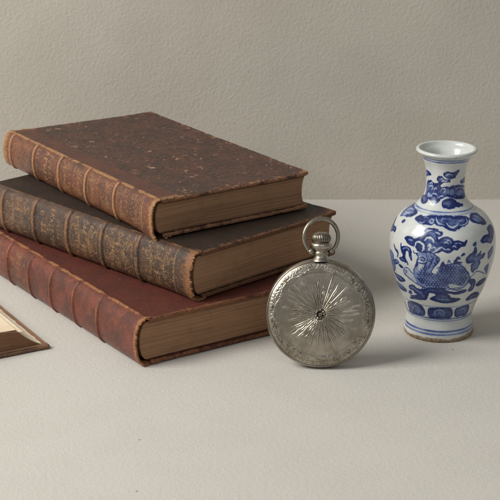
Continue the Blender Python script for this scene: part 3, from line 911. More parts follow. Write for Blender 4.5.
ART = """f 0.85 0.000 -40,876 -19,884 13,888 56,882 96,883 137,894 156,885 119,868 108,856 44,851 -17,860
f 0.80 0.000 -340,869 -284,873 -233,868 -209,859 -263,853 -337,840
f 0.82 0.000 -308,806 -248,825 -205,828 -176,819 -126,818 -94,830 -119,843 -104,857 -59,861 -30,846 37,843 42,834 -30,832 -76,813 -54,803 1,807 42,806 128,813 335,791 311,744 156,744 54,757 5,758 -55,747 -73,733 -112,722 -151,732 -175,751 -223,740 -216,720 -266,709 -354,720 -316,736 -318,765
f 0.45 0.000 43,797 130,804 292,786 280,755 150,753 72,764 18,777
s 0.90 0.065 50,768 44,789 79,801 121,789 108,775
s 0.90 0.065 139,753 138,778 186,789 278,773 247,758
s 0.90 0.065 71,757 112,765 161,752 236,756
s 0.90 0.065 16,797 42,806
f 0.08 0.000 10,827 49,822 126,823 162,815 68,813 18,817
s 0.12 0.057 -83,843 -58,850 -40,841 -60,833
s 0.15 0.050 -12,867 23,876 67,870
s 0.20 0.050 10,728 49,732 89,726
s 0.10 0.057 -192,749 -169,765 -120,765 -98,752 -121,742 -148,749
s 0.10 0.057 -254,775 -247,793 -194,803 -173,792 -203,781
s 0.10 0.057 -66,782 -56,796 -19,798 -7,785 -31,780
s 0.10 0.057 -158,782 -140,796 -113,789
s 0.10 0.057 -259,739 -247,758 -208,754
s 0.10 0.057 -235,810 -198,820 -178,811
s 0.10 0.057 -80,750 -53,760 -31,756
s 0.10 0.057 -65,840 -23,838 12,839
f 0.80 0.000 335,838 222,835 194,825 245,818 336,816
f 0.90 0.000 -38,723 -19,738 54,748 113,737 139,725 197,716 164,709 97,713 78,706 -16,707
f 0.78 0.000 -420,725 -134,759 -108,740 -140,720 -186,734 -244,735 -235,715 -282,713
f 0.25 0.000 -259,751 -185,758 -175,748 -229,741
f 0.85 0.000 -206,650 -188,662 -149,661 -121,669 -68,673 -52,672 1,676 55,671 115,672 169,662 150,653 116,642 85,634 53,621 20,623 -11,637 -44,642 -66,648 -84,639 -113,639 -140,637 -174,642
s 0.12 0.046 -162,640 -142,640 -130,645
s 0.15 0.051 -106,652 -90,646 -76,648 -84,658 -100,657
s 0.10 0.056 -67,666 -53,653 -34,645 -8,641
s 0.10 0.062 5,649 23,637 48,636 71,647
s 0.15 0.046 79,640 106,640 136,649 151,660
s 0.30 0.036 -32,657 -19,665 5,664
s 0.30 0.036 77,654 102,657 110,653
s 0.35 0.041 -149,660 -132,664 -116,660
s 0.90 0.026 -76,667 -59,651 -36,641 -6,637 18,626 48,624 74,635 106,635 140,647
f 0.72 0.000 -420,682 -418,664 -379,647 -349,630 -314,641 -264,646 -232,662 -244,671 -324,676
s 0.20 0.055 -343,650 -295,655 -275,663
s 0.20 0.049 -364,660 -344,667 -296,670
s 0.30 0.043 -340,642 -298,647
f 0.85 0.000 214,669 280,666 290,653 283,626 254,623 197,640 170,652
s 0.30 0.043 229,663 253,655 245,640
s 0.25 0.043 192,657 209,647 232,638
f 0.82 0.000 -418,606 -376,584 -404,540 -341,550 -328,559 -305,556 -298,572 -311,580 -346,578 -370,600
f 0.82 0.000 322,604 262,600 259,576 218,576 185,560 202,544 222,545 262,530 301,552 336,578
f 0.84 0.000 -206,559 -193,568 -168,570 -149,566 -114,585 -100,602 -109,612 -90,623 -67,625 -42,623 -48,622 -35,614 -19,612 -20,598 -34,593 -42,590 -32,577 -17,586 7,592 29,584 37,572 55,573 74,569 91,562 101,571 104,566 94,550 73,545 53,532 40,535 23,521 4,518 -10,527 -26,521 -46,516 -62,508 -100,509 -124,513 -144,535 -162,532 -187,545
s 0.07 0.092 -140,533 -136,552 -118,558 -102,544 -98,526 -106,513
s 0.07 0.086 -98,566 -91,580 -74,584 -60,576 -55,566
s 0.07 0.092 -80,545 -70,551 -68,539 -77,523
s 0.10 0.072 -59,515 -43,525 -26,539 -16,544
s 0.12 0.051 -11,541 -4,532
s 0.42 0.072 -14,577 7,584 24,575 30,560
s 0.35 0.062 -91,601 -77,609 -59,604
s 0.30 0.074 -182,558 -162,557
s 0.12 0.055 -60,534 -54,542 -44,540 -44,530
s 0.12 0.055 7,575 17,579 26,574 23,563
s 0.12 0.055 44,562 59,564 73,558
s 0.12 0.055 -7,563 2,569 12,563
s 0.12 0.055 -52,609 -40,609 -29,603
s 0.12 0.055 -95,610 -84,616 -68,616
s 0.12 0.055 0,529 12,536 20,531
s 0.12 0.055 30,546 42,550 50,542
s 1.00 0.037 -16,577 -2,586 17,585 30,569 28,551 12,544
s 1.00 0.037 35,569 54,569 64,556
s 1.00 0.037 -92,597 -82,609 -62,610 -46,598
s 1.00 0.031 -150,527 -144,553 -118,567 -94,553 -89,525
s 1.00 0.031 -106,568 -94,588 -71,592 -49,576
s 0.80 0.111 -283,501 -265,482 -244,468 -250,444
s 0.80 0.092 -226,523 -221,499 -209,474
s 0.85 0.148 -193,513 -170,508 -163,483 -157,458
f 0.80 0.000 -222,502 -187,520 -164,511 -174,499 -192,498 -196,462 -184,443 -194,435 -221,435 -233,444 -209,458 -206,481
s 0.75 0.074 -180,444 -176,425
f 0.70 0.000 -344,447 -377,406 -373,366 -365,330 -325,336 -284,374 -284,392 -238,417 -262,427 -287,413 -288,444 -323,453
s 0.30 0.043 -326,431 -311,404 -301,371
f 0.86 0.000 -335,330 -277,336 -240,336 -214,325 -250,307 -296,308
f 0.86 0.000 -366,274 -300,284 -250,281 -223,271 -235,258 -292,252 -360,253
f 0.36 0.000 -133,497 -112,504 -78,512 -50,509 -29,490 -26,471 -42,451 -52,425 -60,414 -53,403 -31,399 -11,403 -31,433 -13,442 13,456 52,460 83,444 110,410 132,372 126,345 108,323 60,323 18,319 -30,319 -65,318 -102,317 -133,331 -149,340 -143,376 -146,396 -134,432 -125,460 -121,479
f 0.12 0.000 -124,485 -104,492 -88,485 -83,466 -96,454 -119,457 -126,466
f 0.15 0.000 -121,444 -98,442 -91,423 -100,406 -116,407 -122,424
s 0.85 0.055 -112,481 -102,486 -92,478 -94,468 -104,465 -112,472
s 0.95 0.049 -106,476 -100,473
s 0.90 0.043 -132,498 -121,479 -127,458 -137,430 -145,399
s 0.90 0.043 -133,497 -106,506 -76,512 -50,509 -29,490 -26,471 -42,451
s 0.90 0.043 -124,452 -104,450 -85,457
s 0.90 0.043 -42,451 -52,425 -60,414 -53,403 -31,399
s 0.90 0.043 -86,507 -80,486 -82,460 -90,433 -88,400
s 0.90 0.043 -67,509 -56,488 -58,463
s 0.80 0.043 -52,504 -46,483
s 0.80 0.043 -41,496 -37,471
s 0.80 0.043 -76,499 -68,475
s 0.80 0.043 -64,456 -73,422
s 0.80 0.043 -77,445 -84,414
s 0.80 0.043 -44,464 -29,476
s 0.80 0.043 -52,441 -36,458
s 0.90 0.049 -34,435 -13,444 13,455 52,461 82,445 110,410 132,370 127,343 108,323
s 0.90 0.049 -145,399 -144,376 -149,340 -133,329 -102,315 -65,316 -30,318 18,319
s 0.20 0.049 -174,292 -156,303 -142,294 -150,283
s 0.20 0.049 -133,273 -114,289 -98,282 -106,270
s 0.20 0.049 -149,247 -128,259 -107,257
s 0.20 0.049 -41,303 -26,309 -11,304
s 0.25 0.043 -18,302 1,298 19,302
s 0.25 0.043 46,295 72,294 95,298
s 0.25 0.043 -10,272 17,264 44,260
s 0.20 0.052 -52,255 -31,267 -14,261 -22,250
s 0.20 0.052 6,246 34,252 55,244
s 0.25 0.052 -182,239 -150,256 -130,252
s 0.25 0.052 172,243 197,251
s 0.30 0.037 108,488 118,502 134,505
s 0.30 0.037 133,468 149,474 150,499
s 0.30 0.037 133,429 143,443
s 0.30 0.049 -210,502 -186,514 -170,500
s 0.30 0.043 -310,330 -264,328 -235,319
s 0.30 0.043 -324,276 -263,278 -234,268
s 0.30 0.043 -17,308 -5,305
f 0.30 0.000 -122,503 -97,507 -106,500 -119,496
s 0.95 0.049 -46,501 -34,496 -36,485 -42,488
s 0.95 0.049 -41,478 -29,473 -34,462
s 0.95 0.049 -50,460 -40,454 -46,443
s 0.95 0.049 -64,494 -53,489 -56,476 -65,478
s 0.95 0.049 -72,469 -61,465 -65,452
s 0.85 0.049 -128,451 -133,435 -131,423
s 0.85 0.049 -124,450 -126,434
s 0.85 0.049 -137,495 -145,499 -148,506
s 0.85 0.049 -106,506 -110,515 -106,523
f 0.75 0.000 -284,620 -276,628 -262,624 -269,617
f 0.70 0.000 137,550 151,558 152,547 142,542
f 0.75 0.000 76,505 86,511 91,504 79,499
f 0.70 0.000 61,488 67,494 71,488 65,483
f 0.80 0.000 -241,405 -224,406 -212,398 -228,394
f 0.80 0.000 -202,263 -185,273 -181,261 -196,254
s 0.92 0.033 0,451 2,445 7,441 12,445 13,451
s 0.60 0.031 7,451 7,446
s 0.92 0.033 13,451 16,445 20,441 25,444 26,451
s 0.60 0.031 20,450 20,446
s 0.92 0.033 26,451 29,444 35,440 40,443 41,450
s 0.60 0.031 34,450 34,445
s 0.92 0.033 41,450 43,443 48,440 53,442 55,449
s 0.60 0.031 48,449 48,444
s 0.92 0.033 55,449 58,442 62,438 67,441 70,447
s 0.60 0.031 62,447 62,443
s 0.92 0.033 70,447 72,440 77,437 83,439 84,445
s 0.60 0.031 77,446 77,442
s 0.92 0.033 -101,432 -98,425 -94,423 -89,427 -86,434
s 0.60 0.031 -94,432 -94,428
s 0.92 0.033 -19,440 -18,433 -12,430 -7,433 -6,440
s 0.60 0.031 -13,439 -13,435
s 0.92 0.033 -6,440 -4,433 1,430 6,433 7,440
s 0.60 0.031 0,439 1,435
s 0.92 0.033 7,440 10,433 14,430 19,433 20,440
s 0.60 0.031 14,439 14,435
s 0.92 0.033 20,440 23,433 28,430 32,433 35,439
s 0.60 0.031 28,439 28,434
s 0.92 0.033 35,439 37,432 42,429 47,432 48,438
s 0.60 0.031 41,438 42,434
s 0.92 0.033 48,438 50,431 56,427 61,430 62,437
s 0.60 0.031 55,437 56,432
s 0.92 0.033 62,437 65,430 71,426 76,429 77,435
s 0.60 0.031 70,435 71,431
s 0.92 0.033 77,435 80,428 86,424 91,426 92,433
s 0.60 0.031 85,433 85,429
s 0.92 0.033 -108,419 -106,412 -101,410 -96,414 -94,421
s 0.60 0.031 -101,419 -101,415
s 0.92 0.033 -94,421 -91,415 -86,412 -82,416 -79,423
s 0.60 0.031 -86,422 -86,417
s 0.92 0.033 -25,428 -24,421 -19,418 -14,422 -12,428
s 0.60 0.031 -19,428 -19,423
s 0.92 0.033 -12,428 -11,422 -5,418 0,422 1,428
s 0.60 0.031 -6,428 -6,423
s 0.92 0.033 1,428 4,422 8,418 13,422 14,428
s 0.60 0.031 7,428 8,423
s 0.92 0.033 14,428 17,422 22,418 26,421 28,428
s 0.60 0.031 22,427 22,423
s 0.92 0.033 28,428 30,421 36,417 41,420 42,427
s 0.60 0.031 35,427 36,422
s 0.92 0.033 42,427 44,420 50,416 55,419 56,426
s 0.60 0.031 49,426 49,421
s 0.92 0.033 56,426 59,419 65,415 70,418 71,424
s 0.60 0.031 64,424 64,420
s 0.92 0.033 71,424 73,417 79,413 85,416 86,422
s 0.60 0.031 78,423 79,418
s 0.92 0.033 86,422 89,415 95,411 101,413 102,420
s 0.60 0.031 94,421 95,416
s 0.92 0.033 -115,406 -114,399 -108,397 -103,401 -101,408
s 0.60 0.031 -108,406 -108,402
s 0.92 0.033 -101,408 -100,402 -94,399 -89,403 -86,410
s 0.60 0.031 -94,409 -94,404
s 0.92 0.033 -86,410 -85,404 -79,401 -74,405 -73,412
s 0.60 0.031 -79,411 -79,406
s 0.92 0.033 -32,416 -30,409 -25,406 -20,410 -19,416
s 0.60 0.031 -25,416 -25,411
s 0.92 0.033 -19,416 -17,410 -12,407 -7,410 -5,417
s 0.60 0.031 -12,416 -12,412
s 0.92 0.033 -5,417 -2,410 2,407 7,410 8,417
s 0.60 0.031 1,416 2,412
s 0.92 0.033 8,417 11,410 16,406 20,410 22,416
s 0.60 0.031 16,416 16,411
s 0.92 0.033 22,416 24,410 30,406 35,409 36,416
s 0.60 0.031 29,416 30,411
s 0.92 0.033 36,416 38,409 44,405 49,408 50,415
s 0.60 0.031 43,415 43,410
s 0.92 0.033 50,415 53,408 59,404 64,407 65,413
s 0.60 0.031 58,413 58,409
s 0.92 0.033 65,413 67,406 73,402 78,405 80,411
s 0.60 0.031 72,412 73,407
s 0.92 0.033 80,411 83,404 89,400 95,402 96,409
s 0.60 0.031 88,410 89,405
s 0.92 0.033 96,409 98,402 106,397 110,400 112,406
s 0.60 0.031 103,407 104,402
s 0.92 0.033 -124,392 -121,386 -116,383 -110,388 -108,395
s 0.60 0.031 -116,393 -116,388
s 0.92 0.033 -108,395 -107,388 -102,386 -96,390 -94,397
s 0.60 0.031 -101,396 -101,391
s 0.92 0.033 -94,397 -92,391 -88,388 -82,392 -80,399
s 0.60 0.031 -86,398 -86,393
s 0.92 0.033 -80,399 -78,393 -73,390 -67,394 -66,401
s 0.60 0.031 -73,400 -73,395
s 0.92 0.033 -66,401 -64,395 -59,392 -54,396 -52,403
s 0.60 0.031 -59,401 -59,397
s 0.92 0.033 -38,404 -36,397 -31,394 -26,397 -25,404
s 0.60 0.031 -31,403 -31,399
s 0.92 0.033 -25,404 -23,398 -18,394 -13,398 -11,405
s 0.60 0.031 -18,404 -18,400
s 0.92 0.033 -11,405 -10,398 -4,395 1,398 2,405
s 0.60 0.031 -5,404 -5,400
s 0.92 0.033 2,405 5,398 10,395 14,398 16,405
s 0.60 0.031 10,404 10,400
s 0.92 0.033 16,405 18,398 24,394 29,397 30,404
s 0.60 0.031 23,404 24,399
s 0.92 0.033 30,404 32,397 38,393 43,396 44,403
s 0.60 0.031 37,403 37,399
s 0.92 0.033 44,403 47,396 53,392 58,395 59,402
s 0.60 0.031 52,402 52,398
s 0.92 0.033 59,402 61,395 67,391 72,394 73,400
s 0.60 0.031 66,401 67,396
s 0.92 0.033 73,400 77,393 83,389 89,391 89,398
s 0.60 0.031 82,399 82,394
s 0.92 0.033 89,398 92,391 100,386 104,389 106,395
s 0.60 0.031 97,396 98,392
s 0.92 0.033 -116,382 -115,375 -109,373 -103,377 -102,384
s 0.60 0.031 -109,382 -109,378
s 0.92 0.033 -102,384 -100,378 -95,375 -89,379 -88,386
s 0.60 0.031 -95,385 -95,380
s 0.92 0.033 -88,386 -85,380 -80,377 -74,381 -73,388
s 0.60 0.031 -80,387 -80,382
s 0.92 0.033 -73,388 -71,382 -66,379 -61,383 -59,390
s 0.60 0.031 -66,389 -66,384
s 0.92 0.033 -59,390 -56,383 -52,380 -47,384 -46,391
s 0.60 0.031 -52,390 -52,385
s 0.92 0.033 -46,391 -43,384 -38,381 -32,385 -31,392
s 0.60 0.031 -38,391 -38,387
s 0.92 0.033 -31,392 -29,385 -24,382 -19,386 -18,393
s 0.60 0.031 -24,392 -24,387
s 0.92 0.033 -18,393 -16,386 -11,383 -5,386 -4,393
s 0.60 0.031 -11,392 -11,388
s 0.92 0.033 -4,393 -1,386 4,383 8,386 10,393
s 0.60 0.031 4,392 4,388
s 0.92 0.033 10,393 12,386 18,382 23,386 24,392
s 0.60 0.031 17,392 17,388
s 0.92 0.033 24,392 26,385 32,382 37,385 38,392
s 0.60 0.031 31,391 31,387
s 0.92 0.033 38,392 41,385 47,381 52,384 53,391
s 0.60 0.031 46,391 46,386
s 0.92 0.033 53,391 55,383 61,379 66,382 67,389
s 0.60 0.031 60,389 61,384
s 0.92 0.033 67,389 71,382 77,378 82,380 83,387
s 0.60 0.031 76,387 76,383
s 0.92 0.033 83,387 86,380 92,375 98,378 100,384
s 0.60 0.031 91,385 92,380
s 0.92 0.033 100,384 103,377 109,373 115,375 116,382
s 0.60 0.031 108,382 109,378
s 0.92 0.033 -125,368 -124,361 -118,359 -112,364 -109,371
s 0.60 0.031 -118,369 -118,364
s 0.92 0.033 -109,371 -108,364 -102,362 -97,366 -95,373
s 0.60 0.031 -102,372 -102,367
s 0.92 0.033 -95,373 -92,367 -88,364 -82,368 -80,375
s 0.60 0.031 -88,374 -88,369
s 0.92 0.033 -80,375 -78,369 -73,366 -67,370 -66,377
s 0.60 0.031 -73,376 -73,371
s 0.92 0.033 -66,377 -64,371 -59,368 -54,371 -52,379
s 0.60 0.031 -59,377 -59,373
s 0.92 0.033 -52,379 -50,372 -44,369 -40,373 -38,380
s 0.60 0.031 -44,379 -44,374
s 0.92 0.033 -38,380 -36,373 -31,370 -25,373 -24,380
s 0.60 0.031 -31,379 -31,375
s 0.92 0.033 -24,380 -22,374 -17,370 -12,374 -10,381
s 0.60 0.031 -17,380 -17,375
s 0.92 0.033 -10,381 -8,374 -2,371 2,374 4,381
s 0.60 0.031 -4,380 -2,376
s 0.92 0.033 4,381 6,374 12,370 17,374 18,381
s 0.60 0.031 11,380 11,376
s 0.92 0.033 18,381 20,374 26,370 31,373 32,380
s 0.60 0.031 25,380 25,375
s 0.92 0.033 32,380 35,373 41,369 46,372 47,379
s 0.60 0.031 40,379 40,374
s 0.92 0.033 47,379 49,372 55,368 60,371 61,378
s 0.60 0.031 54,378 55,373
s 0.92 0.033 61,378 65,370 71,366 76,369 77,376
s 0.60 0.031 70,376 70,372
s 0.92 0.033 77,376 80,368 86,364 92,367 94,373
s 0.60 0.031 85,374 86,369
s 0.92 0.033 94,373 97,366 103,362 109,364 110,371
s 0.60 0.031 102,371 102,367
s 0.92 0.033 -118,357 -116,350 -110,348 -104,353 -102,360
s 0.60 0.031 -110,358 -110,353
s 0.92 0.033 -102,360 -101,353 -96,350 -90,355 -88,362
s 0.60 0.031 -95,361 -95,356
s 0.92 0.033 -88,362 -86,355 -80,353 -76,357 -73,364
s 0.60 0.031 -80,363 -80,358
s 0.92 0.033 -73,364 -71,358 -66,355 -61,359 -59,366
s 0.60 0.031 -66,364 -66,360
s 0.92 0.033 -59,366 -56,359 -52,356 -47,360 -44,367
s 0.60 0.031 -52,366 -52,361
s 0.92 0.033 -44,367 -42,360 -37,357 -32,361 -30,368
s 0.60 0.031 -37,367 -37,362
s 0.92 0.033 -30,368 -29,361 -23,358 -18,362 -17,369
s 0.60 0.031 -24,368 -23,363
s 0.92 0.033 -17,369 -14,362 -8,358 -4,362 -2,369
s 0.60 0.031 -10,368 -10,363
s 0.92 0.033 -2,369 0,362 5,358 11,362 12,369
s 0.60 0.031 5,368 5,364
s 0.92 0.033 12,369 14,362 19,358 25,361 26,368
s 0.60 0.031 19,368 19,363
s 0.92 0.033 26,368 29,361 35,357 40,360 41,367
s 0.60 0.031 34,367 34,363
s 0.92 0.033 41,367 43,360 49,356 54,359 55,366
s 0.60 0.031 48,366 49,361
s 0.92 0.033 55,366 59,359 65,355 70,358 71,365
s 0.60 0.031 64,365 64,360
s 0.92 0.033 71,365 74,357 80,353 86,355 88,362
s 0.60 0.031 79,363 80,358
s 0.92 0.033 88,362 90,355 97,350 103,353 104,359
s 0.60 0.031 96,360 96,356
s 0.92 0.033 -110,346 -109,339 -103,337 -98,341 -96,349
s 0.60 0.031 -103,347 -103,342
s 0.92 0.033 -96,349 -94,342 -89,339 -83,344 -80,351
s 0.60 0.031 -88,349 -88,345
s 0.92 0.033 -80,351 -79,344 -73,341 -68,345 -66,353
s 0.60 0.031 -73,351 -73,347
s 0.92 0.033 -66,353 -64,346 -59,343 -54,347 -52,354
s 0.60 0.031 -59,353 -59,348
s 0.92 0.033 -52,354 -49,347 -44,344 -40,348 -37,355
s 0.60 0.031 -44,354 -44,350
s 0.92 0.033 -37,355 -35,348 -30,345 -25,349 -23,356
s 0.60 0.031 -30,355 -30,350
s 0.92 0.033 -23,356 -20,349 -16,346 -11,349 -8,356
s 0.60 0.031 -16,356 -16,351
s 0.92 0.033 -8,356 -6,349 -1,346 4,349 6,356
s 0.60 0.031 -1,356 -1,351
s 0.92 0.033 6,356 8,349 13,346 19,349 20,356
s 0.60 0.031 13,356 13,351
s 0.92 0.033 20,356 23,349 29,345 34,348 35,355
s 0.60 0.031 28,355 28,351
s 0.92 0.033 35,355 37,348 43,344 48,348 49,354
s 0.60 0.031 42,354 43,350
s 0.92 0.033 49,354 53,347 59,343 64,346 65,353
s 0.60 0.031 58,353 58,348
s 0.92 0.033 65,353 68,345 74,341 80,344 82,351
s 0.60 0.031 73,351 74,346
s 0.92 0.033 82,351 85,343 91,339 97,341 98,348
s 0.60 0.031 90,349 90,344
s 0.92 0.033 -89,337 -86,331 -82,328 -76,332 -73,340
s 0.60 0.031 -80,338 -82,333
s 0.92 0.033 -73,340 -72,333 -66,330 -61,334 -59,341
s 0.60 0.031 -66,340 -66,335
s 0.92 0.033 -59,341 -56,334 -52,331 -46,335 -44,342
s 0.60 0.031 -52,341 -52,336
s 0.92 0.033 -44,342 -42,335 -37,332 -31,336 -30,343
s 0.60 0.031 -37,342 -37,338
s 0.92 0.033 -30,343 -28,336 -22,333 -17,337 -16,344
s 0.60 0.031 -23,343 -23,338
s 0.92 0.033 -16,344 -13,337 -7,333 -2,337 -1,344
s 0.60 0.031 -8,343 -8,339
s 0.92 0.033 -1,344 1,337 7,333 12,337 13,344
s 0.60 0.031 6,344 7,339
s 0.92 0.033 -52,329 -49,322 -44,319 -38,323 -37,330
s 0.60 0.031 -44,329 -44,325
s 0.92 0.033 -37,330 -35,323 -29,320 -24,324 -22,331
s 0.60 0.031 -29,330 -29,326
s 0.92 0.033 -22,331 -19,324 -14,321 -8,324 -7,332
s 0.60 0.031 -14,331 -14,326
f 0.12 0.000 23,342 44,348 92,328 104,322 62,312 31,320
s 0.85 0.043 22,344 29,323 68,309 109,321
f 0.15 0.000 -210,384 -194,403 -178,403 -146,381 -143,366 -137,330 -166,344 -193,356 -205,363
s 0.85 0.043 -193,404 -210,384 -205,365 -193,356 -166,343 -132,328
s 0.85 0.043 -193,404 -178,404 -146,382
s 0.80 0.043 -199,387 -188,381 -198,368
f 0.75 0.000 -18,445 -14,459 -7,469 -2,450
s 0.75 0.049 13,464 20,478 24,466
f 0.80 0.000 40,461 53,489 62,494 54,473 80,463 61,461
f 0.72 0.000 125,359 157,360 176,333 170,298 149,291 139,300 149,326
s 0.60 0.049 -30,313 18,310 54,320 108,319
s 0.85 0.049 125,359 150,343 157,358
s 0.85 0.049 5,320 16,301 8,287
s 0.85 0.049 -100,316 -110,298 -101,286
f 0.40 0.000 -94,315 -68,316 -76,289 -89,280 -97,293
s 0.85 0.043 -94,315 -97,293 -88,280 -74,289 -68,316
f 0.74 0.000 100,483 118,500 134,509 149,537 155,507 137,489 158,492 181,509 174,487 205,492 191,468 167,463 176,446 166,418 151,413 138,403 126,440 138,457 104,458
s 0.70 0.055 132,370 156,397 180,398 233,370
f 0.70 0.000 276,507 235,488 239,454 260,460 284,485
f 0.62 0.000 246,422 221,402 259,361 254,391
f 0.85 0.000 187,322 208,338 254,338 278,322 230,309 199,311
f 0.88 0.000 150,239 163,263 206,270 235,253 203,241 158,236
f 0.78 0.000 -30,313 6,306 58,297 112,305 126,296 88,283 26,292 8,285 -11,292 -30,292
f 0.85 0.000 -190,302 -163,313 -137,300 -103,300 -65,318 -23,314 -6,319 6,306 -11,292 -47,288 -72,288 -86,259 -115,245 -170,242 -196,243 -143,260 -154,282 -188,284
f 0.86 0.000 -68,250 -34,275 -42,291 1,290 31,279 47,262 103,251 78,237 28,230 -23,237
f 0.85 0.000 -208,225 -138,261 -160,272 -160,287 -115,288 -84,260 -101,240 -144,234
f 0.86 0.000 146,240 163,259 224,265 270,235 211,234 163,234
f 0.80 0.000 -296,260 -247,266 -222,262 -244,253 -282,251
s 0.40 0.049 -166,297 -138,286 -112,280
s 0.40 0.052 -32,258 5,251 43,252
f 0.88 0.000 -259,184 -188,207 -122,189 -118,142 -194,132 -262,130
f 0.90 0.000 -85,184 -41,195 12,198 59,193 71,142 -4,134 -80,137
f 0.88 0.000 91,186 128,195 192,196 210,145 154,140 102,142
f 0.86 0.000 -364,182 -316,176 -307,132 -366,127 -367,152
s 0.35 0.061 -40,152 -43,173 -14,185 14,174 20,153
s 0.40 0.052 -19,153 -12,168 4,155
s 0.35 0.052 -223,154 -181,186 -152,169 -164,146
s 0.35 0.052 125,154 136,179 167,177 186,152"""
W3 = np.stack([np.cos(A) * 2.2, np.sin(A) * 2.2, Bz], -1)
g_a, g_b = A * 2.4 + 0.035 * fbm(W3, 2.5, 3, 405) + 0.035 * fbm(W3, 9, 2, 407), Bz + 0.03 * fbm(W3, 2.5, 3, 406) + 0.03 * fbm(W3, 9, 2, 408)
Pn = Paint(g_a, g_b, 0.05)


def curve(p, closed, k=4):
    """Catmull-Rom through the brush points."""
    if len(p) < 3:
        return p
    q = np.concatenate([p[-1:], p, p[:2]]) if closed else np.concatenate([2 * p[:1] - p[1:2], p, 2 * p[-1:] - p[-2:-1]])
    t = np.linspace(0, 1, k, endpoint=False)[:, None]
    o = []
    for i in range(1, len(q) - 2):
        a, b, c, d = q[i - 1:i + 3]
        o.append(0.5 * (2 * b + (c - a) * t + (2 * a - 5 * b + 4 * c - d) * t ** 2 + (3 * b - a - 3 * c + d) * t ** 3))
    return np.concatenate(o + ([] if closed else [p[-1:]]))


rot = math.radians(188)
for ln_ in ART.strip().split('\n'):
    tk = ln_.split()
    pts = np.array([[float(c) for c in p.split(',')] for p in tk[3:]]) / 100.0
    v, w = float(tk[1]), float(tk[2])
    wid = pts[:, 0].max() - pts[:, 0].min()
    for back in (0, 1):                                # the far side repeats the scene
        p2 = pts.copy()
        if back:
            if np.abs(pts[:, 0]).max() > 2.9:
                continue
            p2[:, 0] = pts[:, 0] + pi * 2.4
            over = p2[:, 0].mean() > pi * 2.4
            if over:
                p2[:, 0] -= 2 * pi * 2.4
        if tk[0] == 'f':
            Pn.poly(curve(p2, True), v, 0.028 if v > 0.5 else 0.0)
        else:
            Pn.stroke(curve(p2, False), max(w * 1.25, 0.045), v, 0.45)
blue = Pn.m.reshape(A.shape)
# brush pooling: strokes darker in patches, washes uneven
CP = np.stack([np.cos(A) * 2, np.sin(A) * 2, Bz], -1)
blue = blue * (1.12 + 0.5 * fbm(CP, 2.0, 4, 401))
for z, w, v in ((9.49, .06, .55), (9.37, .07, .6), (6.88, .07, .5), (6.77, .04, .38), (2.03, .05, .5), (1.29, .085, .75), (1.16, .05, .5), (.60, .09, .7), (.43, .08, .6), (.51, .24, .2), (1.22, .2, .14), (6.83, .16, .12), (9.43, .14, .12)):
    zz = z + 0.012 * vnoise(CP * [1, 1, 0], 1.2, int(z * 10))
    ww = w * (1 + 0.3 * vnoise(CP * [1, 1, 0], 2.0, int(z * 10) + 1))
    blue = np.maximum(blue, v * np.clip(0.5 - (np.abs(Bz - zz) - ww / 2) / 0.03, 0, 1) * (0.85 + 0.3 * vnoise(CP * [1, 1, 0], 1.5, 7)))
fullb = np.zeros((len(pr), NT))
fullb[i0:i1] = blue
foot = np.zeros((len(pr), NT))
fz = fbm(CP * [1, 1, 0], 1.1, 4, 421)
foot[i0:i1] = sstep(0.06, -0.02, Bz - 0.22 - 0.14 * fz)
foot[:i0] = 1
chip = np.zeros((len(pr), NT))
li = slice(i1 - 6, i1 + 26)
LT = np.broadcast_to(TH, (32, NT))
cn = fbm(np.stack([np.cos(LT) * 1.5, np.sin(LT) * 1.5, np.broadcast_to(np.arange(32)[:, None] * 0.012, LT.shape)], -1), 5, 4, 431, 0.7)
chip[li] = sstep(0.42, 0.62, cn) + 0.5 * sstep(0.25, 0.0, np.abs(LT - 0.28)) * sstep(0.1, .3, cn)
V[..., :2] *= (1 + 0.004 * np.sin(2 * t + 1) + 0.003 * np.sin(3 * t))[None, :, None]
vr = raw_mesh('porcelain_vase', V, Q, m_vase, None, {'blue': fullb, 'foot': foot, 'chip': np.clip(chip, 0, 1)})
vr.location = (VX * CM, VY * CM, 0)
vr.rotation_euler = (0, math.radians(0.35), math.radians(-4))
tag(vr, 'blue and white porcelain vase with flared rim and painted beast, right of the watch', 'vase')

# ------------------------------------------------------------------ the surface and the wall behind it
M = Mat('pale_table_cloth')
f1, f2 = M.noise(4.6, 5, 0.62), M.noise(13, 3, 0.6)
weave = M.noise(1.0, 3, 0.6, co=M.stretch((2.2, 13.0, 5)))
col = M.mix(M.remap(M.noise(0.22, 4, 0.6), 0.35, 0.68), lin(196, 192, 184), lin(193, 189, 181))
col = M.mix(M.math('MULTIPLY', M.remap(f2, 0.5, 0.75), 0.22), col, lin(176, 168, 156))
sp = M.math('MULTIPLY', M.remap(M.voro(0.42), 0.034, 0.018), M.remap(M.noise(0.6, 2), 0.40, 0.46))
col = M.mix(M.math('MULTIPLY', sp, 0.7), col, lin(120, 108, 92))
hgt = M.math('ADD', M.math('MULTIPLY', f1, 0.8), M.math('ADD', M.math('MULTIPLY', f2, 0.5), M.math('MULTIPLY', weave, 0.45)))
m_table = M.set(Base_Color=col, Roughness=0.85, Normal=M.bump(hgt, 0.05, 0.7), Specular_IOR_Level=0.2)
WALLY = 21.3
gx, gy = np.meshgrid(np.linspace(-170, 170, 60), np.linspace(-150, WALLY, 60), indexing='ij')
tb_ = grid_mesh('table_top', np.stack([gx, gy, 0 * gx], -1), m_table, None, flip=False)
tb_['kind'] = 'structure'
M = Mat('pebbled_grey_beige_wall')
v1 = M.voro(5.6, 'SMOOTH_F1')
v2 = M.noise(6.4, 3, 0.55)
v3 = M.noise(12, 3, 0.6)
col = M.mix(M.remap(M.noise(0.12, 4, 0.6), 0.35, 0.68), lin(184, 178, 166), lin(177, 171, 159))
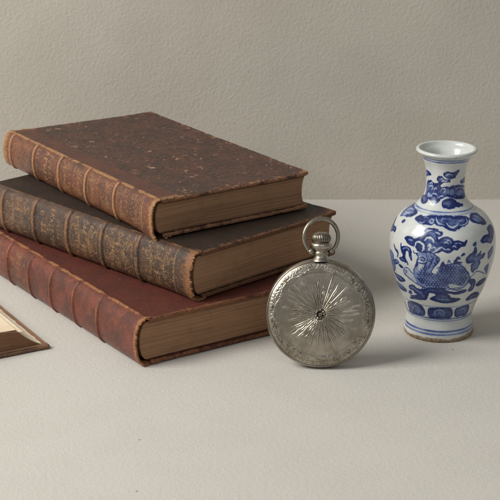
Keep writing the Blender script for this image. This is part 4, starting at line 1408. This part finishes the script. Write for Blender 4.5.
hgt = M.math('ADD', M.math('MULTIPLY', v1, 0.7), M.math('ADD', M.math('MULTIPLY', v2, 1.0), M.math('MULTIPLY', v3, 0.35)))
m_wall = M.set(Base_Color=col, Roughness=0.75, Normal=M.bump(hgt, 0.042, 0.5), Specular_IOR_Level=0.25)
gx, gz = np.meshgrid(np.linspace(-170, 170, 40), np.linspace(-0.5, 150, 30), indexing='ij')
wl = grid_mesh('backdrop_wall', np.stack([gx, 0 * gx + WALLY, gz], -1), m_wall, None)
wl['kind'] = 'structure'

# ------------------------------------------------------------------ light


def area(name, loc, target, size, power, col):
    L = bpy.data.lights.new(name, 'AREA')
    L.shape = 'RECTANGLE'
    L.size, L.size_y = size[0] * CM, size[1] * CM
    L.energy, L.color = power, col
    o = bpy.data.objects.new(name, L)
    LINK(o)
    o.location = [c * CM for c in loc]
    from mathutils import Vector
    d = Vector(target) - Vector(loc)
    o.rotation_euler = d.to_track_quat('-Z', 'Y').to_euler()
    return o


area('key_lamp', (-92, -36, 84), (1, 2, 3), (62, 62), KEY, (1.0, 0.978, 0.94))
area('fill_lamp', (30, -140, 120), (0, 0, 4), (120, 80), FILL, (0.95, 0.97, 1.0))
wd = bpy.data.worlds.new('World')
sc.world = wd
wd.use_nodes = True
bg = wd.node_tree.nodes['Background']
bg.inputs['Color'].default_value = (0.92, 0.95, 1.0, 1)
bg.inputs['Strength'].default_value = AMB

# ------------------------------------------------------------------ camera
cd = bpy.data.cameras.new('camera')
cam = bpy.data.objects.new('camera', cd)
LINK(cam)
cam.location = (0, -79.994 * CM, 30.512 * CM)
cam.rotation_euler = (pi / 2 - 0.32418, 0, 0)
cd.sensor_width = 36
cd.lens = 36 * 1596.33 / 500
cd.clip_start, cd.clip_end = 0.01, 50
cd.dof.use_dof = True
cd.dof.focus_distance = 0.80
cd.dof.aperture_fstop = 45
sc.camera = cam
sc.view_settings.view_transform = 'Standard'
sc.view_settings.look = 'None'
sc.view_settings.exposure = 0
sc.view_settings.gamma = 1
sc.render.engine = 'CYCLES'
sc.cycles.use_denoising = True
sc.cycles.max_bounces = 8
